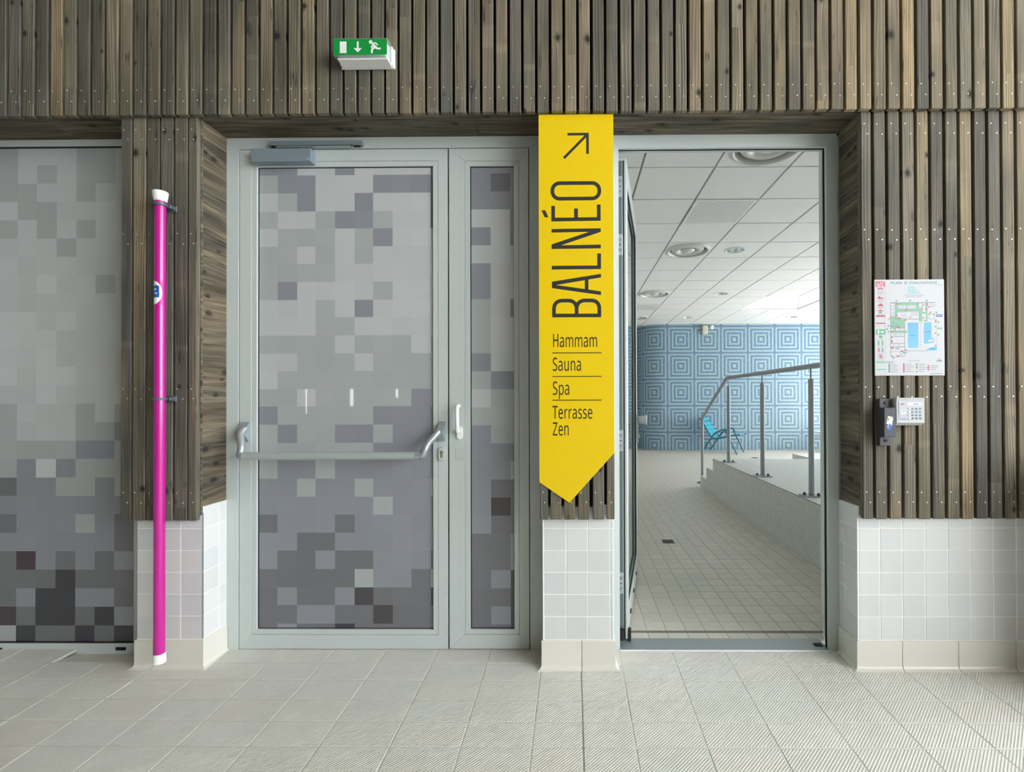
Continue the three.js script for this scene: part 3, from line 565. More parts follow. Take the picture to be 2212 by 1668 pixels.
// ---------------------------------------------------------------- pink rescue pole and its clips
{
  const z = 0.086, xt = -1.8049, xb = -1.8047, x = (xt + xb) / 2, yt = 2.0897, yb = 0.1054, r = 0.0205;
  const t = thing('rescue_pole', 'long bright pink pole with white end caps clipped upright to the left slats', 'pole', [x, yb, z]);
  const L = yt - yb, pink = phys({ color: 0xc21890, roughness: 0.28, clearcoat: 0.6, clearcoatRoughness: 0.12 });
  part('tube', rod(0, L / 2, 0, r, L, 'y', 36), pink, t);
  part('end_cap', lathe([[0, 0.036], [0.026, 0.036], [0.0285, 0.034], [0.0282, 0.026], [0.024, -0.006], [0.0206, -0.008], [0, -0.008]], 36).translate(0, L, 0), std(0xeef0ea, 0.5), t, 'white flared cap');
  part('end_cap', lathe([[0, 0.006], [0.0212, 0.006], [0.0225, 0.002], [0.0245, -0.033], [0.023, -0.037], [0, -0.037]], 36).translate(0, 0, 0), std(0xf0f1ee, 0.5), t, 'white flared cap');
  const lab = drawn(320, 420, (g, w, h) => {
    g.fillStyle = '#cf1399'; g.fillRect(0, 0, w, h); g.fillStyle = '#f3f4f8'; g.beginPath(); g.ellipse(w * 0.36, h * 0.5, w * 0.56, h * 0.5, 0, 0, 7); g.fill();
    g.fillStyle = '#f0882e'; g.fillRect(w * 0.42, h * 0.17, w * 0.2, h * 0.05); g.fillStyle = '#c66a4a'; g.fillRect(w * 0.76, h * 0.52, w * 0.05, h * 0.1);
    g.fillStyle = '#1455b4'; g.fillRect(w * 0.2, h * 0.21, w * 0.54, h * 0.5); g.fillStyle = '#f5f8ff'; g.font = 'bold 64px sans-serif';
    g.fillText('on', w * 0.32, h * 0.40); g.fillText('ne', w * 0.38, h * 0.58); g.font = 'bold 30px sans-serif'; g.fillText('la', w * 0.38, h * 0.46);
    g.fillStyle = '#f2c81e'; g.beginPath(); g.arc(w * 0.5, h * 0.73, 12, 0, 7); g.fill(); g.fillStyle = '#63c3e8'; g.beginPath(); g.arc(w * 0.6, h * 0.66, 9, 0, 7); g.fill();
  });
  const yc = 1.6796 - yb, sg = new THREE.CylinderGeometry(r + 0.0004, r + 0.0004, 0.102, 28, 1, true, -1.9, 3.4);
  const uv = sg.attributes.uv; for (let i = 0; i < uv.count; i++) uv.setX(i, Math.max(0, Math.min(1, (uv.getX(i) - 0.13) / 0.8)));
  part('sticker', sg.translate(0, yc, 0), std(0xffffff, 0.35, 0, { map: lab }), t, 'round white and blue sticker');
  const clip = thing('pole_clip', 'grey spring clip just under the top cap of the pink pole', 'clip', [x, 2.0673, 0.036], 0, 'clips of the pink pole');
  const arc = new THREE.Shape(); const cz = z - 0.036; arc.absarc(0, 0, r + 0.0055, -0.75, Math.PI + 0.9, false); arc.absarc(0, 0, r + 0.0012, Math.PI + 0.9, -0.75, true);
  const clampM = std(0x59636b, 0.45, 0.2), hoop = new THREE.ExtrudeGeometry(arc, { depth: 0.011, bevelEnabled: true, bevelSize: 0.0008, bevelThickness: 0.0008, bevelSegments: 1, curveSegments: 28 }).rotateX(Math.PI / 2).translate(0, 0.0055, cz);
  hoop.rotateY(0);
  part('hoop', hoop, clampM, clip); part('back_plate', slab(-0.030, 0.034, -0.013, 0.013, -0.001, 0.006, 0.002), clampM, clip); part('lug', slab(0.022, 0.031, -0.008, 0.008, 0.006, 0.034, 0.002), clampM, clip); part('lug', slab(-0.029, -0.023, -0.007, 0.007, 0.006, 0.03, 0.002), std(0x9aa7b4, 0.4, 0.4), clip);
  const c2 = clip.clone(); c2.name = numbered('pole_clip'); c2.userData = { label: 'grey spring clip around the pink pole at mid height', category: 'clip', group: 'clips of the pink pole' };
  c2.position.y = 1.2180; scene.add(c2);
}

// ---------------------------------------------------------------- evacuation plan
{
  const x0 = 1.3300, x1 = 1.6355, y0 = 1.3117, y1 = 1.7355, cx = (x0 + x1) / 2;
  const t = thing('evacuation_plan', 'white laminated evacuation plan with green floor plan and blue pools on the right slats', 'plan', [cx, y0, 0.0365]);
  const face = drawn(1045, 1445, (g, w, h) => {
    g.fillStyle = '#d3d6dd'; g.fillRect(0, 0, w, h); g.translate(-205, -95);
    const R = (c, x, y, W, H) => { g.fillStyle = c; g.fillRect(x, y, W, H); };
    const T = (c, s, x, y, size, wide, bold) => { g.save(); g.fillStyle = c; g.font = (bold ? 'bold ' : '') + size + 'px sans-serif'; g.translate(x, y); const m = g.measureText(s).width; if (wide) g.scale(wide / m, 1); g.fillText(s, 0, 0); g.restore(); };
    const green = '#73b894', gd = '#22935f', red = '#c01f38', ink = '#202128';
    T('#1d8a6b', "PLAN  D' EVACUATION", 447, 160, 52, 700, true);
    R('#7c8aa8', 1152, 164, 34, 5); R('#7c8aa8', 1200, 164, 18, 5); R('#7c8aa8', 1145, 179, 80, 5);
    [112, 104, 136, 150, 182].forEach((wd, i) => { for (let x = 0; x < wd; x += 13) R(i % 2 ? '#7fd0d4' : '#62c3c9', 706 + x, 198 + i * 21, 9, 16 - ((x * 7 + i * 5) % 5)); });
    T('#5b5d68', 'AVENUE ARISTIDE BERGES', 652, 335, 22, 292); T('#5b5d68', '09200 SAINT GIRONS', 676, 362, 22, 240);
    // left column
    R('#c9405e', 220, 118, 140, 82); g.strokeStyle = '#ffffff'; g.lineWidth = 10; g.beginPath(); g.moveTo(232, 165); g.quadraticCurveTo(245, 190, 262, 135); g.moveTo(262, 178); g.quadraticCurveTo(285, 180, 300, 130); g.moveTo(345, 128); g.quadraticCurveTo(290, 160, 335, 178); g.stroke(); R('#ffffff', 245, 186, 90, 6);
    R('#d35a78', 358, 118, 4, 800); R('#7fc79a', 358, 920, 4, 610);
    g.strokeStyle = red; g.lineWidth = 18; g.beginPath(); g.arc(292, 262, 40, -2.7, -0.5); g.stroke();
    R(red, 248, 362, 84, 22); R(red, 262, 340, 26, 24); R(red, 252, 470, 78, 26); R(red, 275, 452, 40, 20);
    g.fillStyle = red; g.beginPath(); g.moveTo(240, 545); g.lineTo(262, 562); g.lineTo(287, 538); g.lineTo(312, 562); g.lineTo(336, 545); g.lineTo(322, 568); g.lineTo(254, 568); g.fill();
    g.strokeStyle = ink; g.lineWidth = 8; g.beginPath(); g.moveTo(258, 600); g.lineTo(318, 572); g.moveTo(270, 574); g.lineTo(312, 604); g.stroke();
    for (const y of [268, 283, 300, 314, 402, 414, 426, 512, 524, 614, 624]) R('#77757c', 240 + (y % 17), y, 95 - (y % 23), 4);
    R(red, 220, 632, 140, 24); R(red, 220, 744, 140, 18); for (const y of [690, 716, 776, 792, 808, 824]) R('#c2c4cc', 226, y, y > 770 ? 70 : 128, 3);
    R('#34a95f', 220, 842, 140, 80); R('#eef7f0', 246, 852, 24, 56); R('#eef7f0', 286, 872, 32, 20); g.fillStyle = '#eef7f0'; g.beginPath(); g.moveTo(314, 856); g.lineTo(344, 882); g.lineTo(314, 908); g.fill();
    const man = (c, x, y) => { g.fillStyle = c; g.beginPath(); g.arc(x, y, 10, 0, 7); g.fill(); g.strokeStyle = c; g.lineWidth = 11; g.beginPath(); g.moveTo(x, y + 10); g.lineTo(x, y + 36); g.lineTo(x - 14, y + 60); g.moveTo(x, y + 36); g.lineTo(x + 14, y + 60); g.moveTo(x - 20, y + 30); g.lineTo(x, y + 14); g.lineTo(x + 20, y + 28); g.stroke(); };
    g.fillStyle = '#3f9c62'; g.fillRect(266, 936, 44, 36); g.fillRect(290, 960, 26, 24); man('#3f9c62', 258, 1026); man('#3f9c62', 318, 1026); man('#d8453f', 262, 1128); man('#3f9c62', 318, 1130);
    g.strokeStyle = '#d2403c'; g.lineWidth = 8; g.beginPath(); g.arc(289, 1255, 33, 0, 7); g.moveTo(265, 1232); g.lineTo(313, 1278); g.stroke(); R('#6a5a5c', 276, 1238, 26, 34);
    for (const y of [1000, 1010, 1098, 1106, 1202, 1212, 1304, 1314]) R('#8d8b90', 234, y, 112, 3);
    R('#74c08d', 220, 1328, 140, 24); R('#74c08d', 220, 1440, 140, 18); for (const y of [1360, 1388, 1414]) R('#c7cad2', 226, y, 130, 3);
    // plan
    R(green, 512, 445, 350, 34); R(green, 512, 445, 34, 260); R(green, 512, 538, 350, 32); R(green, 832, 445, 32, 125); R(green, 872, 525, 48, 205); R(green, 832, 525, 60, 45); R(green, 972, 445, 28, 285); R(green, 445, 650, 65, 190); R(green, 508, 690, 142, 140); R(green, 490, 866, 170, 28); R(green, 492, 800, 24, 90);
    g.strokeStyle = ink; g.lineWidth = 3;
    const room = (x, y, W, H) => g.strokeRect(x, y, W, H);
    for (const r of [[440, 447, 70, 95], [440, 542, 48, 55], [440, 597, 48, 28], [440, 625, 48, 30], [548, 486, 140, 52], [690, 486, 140, 52], [510, 572, 360, 118], [862, 447, 60, 45], [862, 492, 60, 30], [922, 447, 50, 95], [922, 542, 50, 60], [1006, 440, 102, 62], [1040, 440, 34, 62], [1020, 620, 85, 72], [440, 800, 52, 66], [516, 800, 62, 66], [578, 830, 72, 36], [440, 896, 85, 55], [526, 896, 124, 55], [440, 958, 210, 95], [440, 1056, 46, 52], [486, 1062, 164, 46], [440, 1112, 210, 70], [440, 1182, 142, 75], [582, 1182, 70, 75], [582, 1220, 36, 38]]) room(...r);
    g.lineWidth = 5; g.beginPath(); g.moveTo(440, 442); g.lineTo(1108, 442); g.moveTo(440, 442); g.lineTo(440, 1258); g.moveTo(652, 692); g.lineTo(652, 1170); g.lineTo(995, 1170); g.moveTo(652, 692); g.lineTo(872, 692); g.stroke();
    for (let k = 0; k < 26; k++) { R(ink, 550 + (k % 13) * 21, 508 + Math.floor(k / 13) * 12, 12, 3); R(ink, 750 + (k % 8) * 13, 590 + Math.floor(k / 8) * 22, 9, 4); R('#8b8d96', 545 + (k % 13) * 12, 580 + Math.floor(k / 13) * 80, 7, 12); }
    for (const [x, y, W] of [[600, 626, 80], [515, 775, 65], [460, 918, 58], [555, 918, 70], [535, 1015, 20], [545, 1078, 42], [500, 1142, 78], [460, 492, 38]]) R('#6a6c74', x, y, W, 6);
    const blue = g.createLinearGradient(700, 745, 860, 1125); blue.addColorStop(0, '#43ace0'); blue.addColorStop(1, '#63c6ef');
    g.strokeStyle = '#c9cdd6'; g.lineWidth = 14; g.strokeRect(698, 742, 164, 386); g.fillStyle = blue; g.fillRect(702, 746, 156, 378);
    g.fillStyle = '#58b7e6'; g.beginPath(); g.moveTo(945, 740); g.lineTo(1056, 740); g.lineTo(1056, 970); g.quadraticCurveTo(1110, 980, 1098, 1030); g.quadraticCurveTo(1070, 1060, 945, 1064); g.quadraticCurveTo(932, 900, 945, 740); g.fill();
    g.save(); g.translate(1044, 1015); g.rotate(-0.25); R('#f3f5fa', -40, -10, 80, 20); g.restore();
    g.fillStyle = '#4fb6e8'; g.beginPath(); g.moveTo(980, 1166); g.quadraticCurveTo(985, 1120, 1130, 1105); g.lineTo(1130, 1166); g.fill();
    R(ink, 740, 932, 74, 6); R(ink, 960, 880, 76, 6); R(ink, 1030, 1138, 66, 6);
    g.setLineDash([26, 14]); g.strokeStyle = '#45464c'; g.lineWidth = 4; g.beginPath(); g.moveTo(894, 742); g.lineTo(894, 1135); g.stroke(); g.setLineDash([]); g.lineWidth = 2; g.beginPath(); g.moveTo(1132, 690); g.lineTo(1132, 1168); g.stroke();
    for (const [x, y] of [[524, 450], [846, 450], [930, 470], [985, 455], [1008, 500], [975, 530], [668, 546], [520, 630], [548, 668], [570, 668], [726, 652], [444, 652], [410, 676], [658, 696], [475, 740], [448, 784], [556, 806], [536, 806], [446, 870], [470, 870], [448, 960], [448, 1005], [448, 1025], [446, 1116], [466, 1116], [536, 1116], [590, 1164], [612, 1164], [660, 1150], [660, 1188], [452, 1238], [528, 1238], [548, 1238], [1036, 580], [1016, 600], [1086, 610], [1112, 700], [1112, 724], [1108, 795], [1108, 892], [1108, 1076], [950, 704], [926, 662]]) R(red, x, y, 20, 20);
    for (const [x, y] of [[518, 402], [724, 402], [976, 402], [1120, 580], [1148, 728], [1148, 822], [1186, 822], [1148, 918], [396, 780], [396, 870], [376, 830], [662, 870], [936, 586], [624, 1186], [468, 1264]]) R(gd, x, y, 26, 22);
    R('#2f58b8', 1128, 618, 92, 42); R('#e7d22e', 532, 1264, 26, 14); R('#d5ddf2', 1140, 628, 66, 6); R('#d5ddf2', 1158, 644, 30, 6);
    T('#33343c', 'REZ DE CHAUSSEE', 710, 1326, 18, 176); g.strokeStyle = '#555'; g.lineWidth = 4; g.beginPath(); g.arc(1172, 1302, 18, 3.3, 6.1); g.stroke(); R('#4a4b52', 1125, 1322, 92, 8); R('#4a4b52', 1142, 1308, 60, 9);
    R('#9a9ca5', 374, 1330, 112, 18);
    for (let c = 0; c < 4; c++) for (let r = 0; r < (c === 3 ? 3 : 5); r++) { const x = [404, 624, 818, 992][c], y = [1360, 1360, 1358, 1385][c] + r * 28; R(c === 0 ? gd : c === 2 ? ['#6a8f4f', '#5ab37a', red, '#e7d22e', '#9a9ca5'][r] : red, x, y, 26, 24); R('#5b5d64', x + 42, y + 9, 70 + ((r * 37 + c * 19) % 60), 6); }
    R('#5b5d64', 1030, 1512, 192, 7);
    g.strokeStyle = '#c8ccd6'; g.lineWidth = 6; g.strokeRect(208, 98, 1039, 1439);
  });
  part('board', slab(x0 - cx, x1 - cx, 0, y1 - y0, 0, 0.0042, 0.0008), whiteM, t);
  part('print', plate(x0 - cx + 0.001, x1 - cx - 0.001, 0.001, y1 - y0 - 0.001, 0.0045), phys({ map: face, color: 0xdadada, roughness: 0.5, clearcoat: 0.15, clearcoatRoughness: 0.1 }), t);
}

// ---------------------------------------------------------------- keypad
{
  const z = 0.086, x0 = 1.3934, x1 = 1.5148, y0 = 1.0943, y1 = 1.2139, cx = (x0 + x1) / 2, W = (x1 - x0) / 2, H = y1 - y0;
  const t = thing('keypad', 'pale grey alarm keypad with number keys and small lit display on the right slats', 'keypad', [cx, y0, 0.036]);
  const bm = std(0xc2c6c7, 0.45);
  const side = [[0, 0.002], [0.030, 0], [0.048, 0.012], [0.048, 0.0235], [0.047, H - 0.016], [0.050, H - 0.004], [0.046, H], [0, H - 0.003]];
  part('body', prism(side, 2 * W, 0.002).rotateY(-Math.PI / 2).translate(W, 0, 0), bm, t);
  const zf = 0.0482, u = (px) => ((px - 790) / 735 - 0.5) * 2 * W, v = (py) => H * (1 - (py - 228) / 722);
  part('front_panel', slab(u(845), u(1500), v(815), v(315), zf - 0.002, zf + 0.0008, 0.0005), std(0xb3b9be, 0.4), t);
  part('display', plate(u(1075), u(1440), v(428), v(345), zf + 0.0012), std(0xffffff, 0.12, 0, { map: drawn(256, 64, (g, w, h) => { g.fillStyle = '#b9b8ee'; g.fillRect(0, 0, w, h); g.strokeStyle = '#f3f2ff'; g.lineWidth = 12; g.beginPath(); g.moveTo(0, 60); g.lineTo(90, 8); g.moveTo(120, 10); g.lineTo(250, 56); g.stroke(); g.fillStyle = '#6a70c8'; g.fillRect(110, 22, 90, 26); }) }), t);
  part('maker_badge', plate(u(890), u(1000), v(415), v(365), zf + 0.0012), std(0xffffff, 0.4, 0, { map: drawn(128, 64, (g, w, h) => { g.fillStyle = '#c7cdd2'; g.fillRect(0, 0, w, h); g.fillStyle = '#a3283c'; g.beginPath(); g.ellipse(64, 32, 60, 28, 0, 0, 7); g.fill(); g.strokeStyle = '#efe4e6'; g.lineWidth = 6; g.beginPath(); g.moveTo(22, 32); g.lineTo(52, 32); g.moveTo(64, 18); g.lineTo(64, 46); g.moveTo(78, 32); g.lineTo(108, 32); g.stroke(); }) }), t, 'small red badge');
  part('sticker', plate(u(915), u(1030), v(655), v(535), zf + 0.0012), std(0xffffff, 0.4, 0, { map: drawn(128, 128, (g) => { g.fillStyle = '#f1f3f6'; g.fillRect(0, 0, 128, 128); g.strokeStyle = '#4d5c80'; g.lineWidth = 14; g.beginPath(); g.ellipse(64, 42, 38, 18, -0.3, 0, 7); g.stroke(); g.fillStyle = '#7d88a6'; g.fillRect(20, 84, 84, 10); g.fillRect(28, 102, 60, 8); }) }), t);
  part('caption', plate(u(880), u(1045), v(797), v(768), zf + 0.0011), std(0x7d8fb0, 0.5), t);
  for (let r = 0; r < 4; r++) {
    part('soft_key', slab(u(1090), u(1142), v(540 + r * 84), v(495 + r * 84), zf, zf + 0.003, 0.001), std(0xe9ebe8, 0.4), t);
    for (let c = 0; c < 3; c++) part('key', rod(u(1210 + c * 98), v(517 + r * 82), zf + 0.0015, 0.0036, 0.003, 'z', 14), std(r === 3 ? 0x4f6576 : 0x6f8aa2, 0.4), t);
  }
}
// ---------------------------------------------------------------- card reader
{
  const x0 = 1.3383, x1 = 1.3895, y0 = 1.0051, y1 = 1.2101, cx = (x0 + x1) / 2;
  const t = thing('card_reader', 'black card reader box with blue and white sticker left of the pale keypad', 'card reader', [cx, y0, 0.036]);
  const dm = std(0x4d4b50, 0.55), H = y1 - y0, W = (x1 - x0) / 2;
  part('mounting_plate', slab(-W, W, 0, H, 0, 0.022, 0.0015), dm, t);
  const bx0 = 1.3324 - cx, bx1 = 1.3811 - cx, by0 = 1.0457 - y0, by1 = 1.1715 - y0;
  part('reader_box', slab(bx0, bx1, by0, by1, 0.0225, 0.062, 0.0015), std(0x3b3d47, 0.5), t);
  part('reader_spine', slab(-W - 0.001, bx0 + 0.006, by0 - 0.004, by1 + 0.002, 0.0223, 0.030, 0.001), std(0x19181b, 0.6), t);
  for (const y of [0.022, H - 0.018]) part('screw', rod(0.001, y, 0.0235, 0.0062, 0.005, 'z', 16), std(0x222226, 0.35, 0.5), t);
  const face = drawn(256, 512, (g, w, h) => {
    g.fillStyle = '#3b3d47'; g.fillRect(0, 0, w, h); g.setTransform(w / 200, 0, 0, h / 400, -535 * (w / 200), -705 * (h / 400));
    const poly = (c, p) => { g.fillStyle = c; g.beginPath(); p.forEach(([x, y], i) => (i ? g.lineTo(x, y) : g.moveTo(x, y))); g.closePath(); g.fill(); };
    poly('#d5d7d6', [[585, 708], [722, 745], [675, 1000], [537, 910]]); poly('#1d5fc4', [[620, 900], [680, 970], [640, 1098], [562, 1070]]); poly('#6c7793', [[572, 780], [612, 770], [600, 840], [575, 830]]);
    g.fillStyle = '#f1d33a'; g.beginPath(); g.arc(650, 775, 30, 0, 7); g.fill(); poly('#2f52b4', [[690, 720], [735, 735], [715, 775]]);
    g.fillStyle = '#e9f0fb'; g.save(); g.translate(590, 1035); g.rotate(-1.4); g.font = 'bold 46px sans-serif'; g.fillText('ST0', 0, 0); g.restore();
  });
  const k = (bx1 - bx0) / 300, sx = bx0 + k * 50;
  part('sticker', plate(sx, sx + 200 * k, by1 - k * 610, by1 - k * 210, 0.0623), std(0xffffff, 0.4, 0, { map: face }), t, 'blue and white contactless card sticker');
}

// ================================================================ spa room
const ROOM_R = 7.6, BACK = -9.15, CEIL = 2.979;
// ---------------------------------------------------------------- its floor of small tiles
const floor2 = structure('floor_001');
const spaTileMs = [0xdbd6cc, 0xd8d3ca, 0xded8cd, 0xd6d2c8].map((c) => std(c, 0.45, 0, { map: speckle }));
const spaGroutM = std(0xa49e94, 0.9);
part('screed', slab(-1.2, ROOM_R, -0.2, -0.0016, -13, -0.256, 0.001), spaGroutM, floor2);
{
  const T = 0.1012, X0 = 0.2819, G = 0.0028, near = [], shared = [0, 1, 2].map(() => slab(-T / 2 + G / 2, T / 2 - G / 2, -0.008, 0, -T / 2 + G / 2, T / 2 - G / 2, 0.0012));
  const zs = -0.352; let count = 0; const rest = [[], [], [], []];
  part('channel_cover', slab(-1.1, 1.74, -0.004, 0.0008, -0.352, -0.329, 0.001), std(0x7a766c, 0.6), floor2, 'dark slot drain along the doorway');
  for (let c = 0; c < 16; c++) part('floor_tile', slab(X0 - 2 * T + c * T + G / 2, X0 - T + c * T - G / 2, -0.008, 0, -0.329, -0.257, 0.001), spaTileMs[c % 4], floor2);
  for (let r = 0; r < 86; r++) for (let c = -11; c < 75; c++) {
    const x = X0 + T * (c + 0.5), z = zs - T * (r + 0.5), inside = x < 1.752 || z < -4.4;
    if (!inside || x > ROOM_R - 0.05) continue;
    const seen = x > 0.2 && (x - 0.1) / (2.1526 - z) < 0.56 && (x) / (2.1526 - z) > 0.11;
    if (seen && r < 26 && count < 270) { const m = part('floor_tile', shared[(r + c + 99) % 3], spaTileMs[Math.floor(rnd() * 4)], floor2); m.position.set(x, (rnd() - 0.5) * 0.0006, z); count++; }
    else rest[(r * 7 + c * 3 + 99) % 4].push(new THREE.Matrix4().makeTranslation(x, 0, z));
  }
  const q = new THREE.PlaneGeometry(T - G, T - G).rotateX(-Math.PI / 2);
  rest.forEach((list, k) => { const im = new THREE.InstancedMesh(q, spaTileMs[k], list.length); list.forEach((m, i) => im.setMatrixAt(i, m)); im.name = 'far_tiles' + (k ? '_00' + k : ''); im.userData.kind = 'stuff'; floor2.add(im); });
}
// ---------------------------------------------------------------- curved mosaic wall
const mosaicTex = dataMap(960, 960, (i, j) => {
  const U = 64, uu = Math.floor(i / U), vv = Math.floor(j / U);           // 15 x 15 units: one border band, then rings
  const ringOf = (a) => (a === 0 ? 0 : Math.min(a, 15 - a));               // 0 border, 1..7
  const k = uu === 0 || vv === 0 ? 0 : Math.min(ringOf(uu), ringOf(vv));
  const blue = k === 0 || k % 2 === 0;
  const ti = Math.floor(i / 32), tj = Math.floor(j / 32), edge = i % 32 < 2 || j % 32 < 2, n = hash(ti * 3 + 1, tj * 5 + 2);
  if (edge) return blue ? [124, 142, 168] : [162, 188, 190];
  const c = blue ? mix([98, 118, 154], [120, 138, 172], n) : mix([142, 178, 184], [158, 192, 194], n);
  return c;
}, { rx: 1 / 0.632, ry: 1 / 0.626 });
const mosaicM = std(0xffffff, 0.35, 0, { map: mosaicTex });
const wallBack = structure('wall_back');
{
  const R = 0.6, XS = 2.2, top = CEIL + 0.02, path = [];
  path.push([ROOM_R, BACK, 0]); path.push([XS, BACK, XS - ROOM_R]);
  for (let i = 1; i <= 14; i++) { const a = (Math.PI / 2) * (i / 14); path.push([XS - R * Math.sin(a), BACK - R * (1 - Math.cos(a)), 0]); }
  path.push([XS - R, -12.6, 0]);
  let s = 0; const run = path.map(([x, z], i) => { if (i) s += Math.hypot(x - path[i - 1][0], z - path[i - 1][1]); return s; });
  const u0 = run[1], pos = [], uv = [], idx = [];
  const VX = 2.2347 ;                                          // a border band stands here
  path.forEach(([x, z], i) => { for (const y of [-0.05, top]) { pos.push(x, y, z); uv.push(-(run[i] - u0) + (XS - VX) + 0.021, y - 2.2960 + 0.021); } });
  for (let i = 0; i < path.length - 1; i++) { const a = 2 * i; idx.push(a, a + 1, a + 2, a + 1, a + 3, a + 2); }
  const g = new THREE.BufferGeometry(); g.setAttribute('position', new THREE.Float32BufferAttribute(pos, 3)); g.setAttribute('uv', new THREE.Float32BufferAttribute(uv, 2)); g.setIndex(idx); g.computeVertexNormals();
  part('mosaic', g, mosaicM, wallBack, 'blue and pale green mosaic of nested squares');
  part('core', slab(XS - R + 0.1, ROOM_R, -0.1, CEIL + 0.3, -12.6, BACK - 0.62, 0.002), wallPaintM, wallBack);
}
// ---------------------------------------------------------------- other walls of the spa room
const wallSpaLeft = structure('wall_spa_left'); part('plaster', slab(-1.3, -1.1, -0.1, 3.6, -13, -0.3, 0.002), wallPaintM, wallSpaLeft);
const wallSpaFar = structure('wall_spa_far'); part('plaster', slab(-1.3, ROOM_R, -0.1, 3.6, -13.2, -13, 0.002), wallPaintM, wallSpaFar);
const wallSpaFront = structure('wall_spa_front'); part('plaster', slab(-1.3, -0.08, -0.1, 3.6, -0.32, -0.215, 0.002), wallPaintM, wallSpaFront);
part('plaster', slab(-0.08, 1.34, 2.49, 3.6, -0.32, -0.301, 0.002), wallPaintM, wallSpaFront); part('plaster', slab(1.34, ROOM_R, -0.1, 3.6, -0.45, -0.301, 0.002), wallPaintM, wallSpaFront);
const wallSpaRight = structure('wall_spa_right');
{
  const z0 = -9.15, z1 = -0.3, a = -9.0, b = -3.4;                      // glazed along most of its length
  part('plaster', slab(ROOM_R, ROOM_R + 0.2, -0.1, 0.12, z0 - 4, z1, 0.002), wallPaintM, wallSpaRight); part('plaster', slab(ROOM_R, ROOM_R + 0.2, 2.5, 3.6, z0 - 4, z1, 0.002), wallPaintM, wallSpaRight);
  part('plaster', slab(ROOM_R, ROOM_R + 0.2, 0.12, 2.5, b, z1, 0.002), wallPaintM, wallSpaRight); part('plaster', slab(ROOM_R, ROOM_R + 0.2, 0.12, 2.5, z0 - 4, a, 0.002), wallPaintM, wallSpaRight);
  for (let k = 1; k < 6; k++) part('mullion', slab(ROOM_R + 0.05, ROOM_R + 0.12, 0.12, 2.5, a + ((b - a) * k) / 6 - 0.025, a + ((b - a) * k) / 6 + 0.025, 0.003), aluM, wallSpaRight);
}
const addedSunWall = structure('wall_added_sunblock'); part('plaster', slab(ROOM_R + 0.2, 20, -0.5, 9, -0.5, -0.2, 0.002), std(0xb9b4aa, 0.9), addedSunWall);  // added outdoor wall, unseen; only keeps the sun out of the hall windows
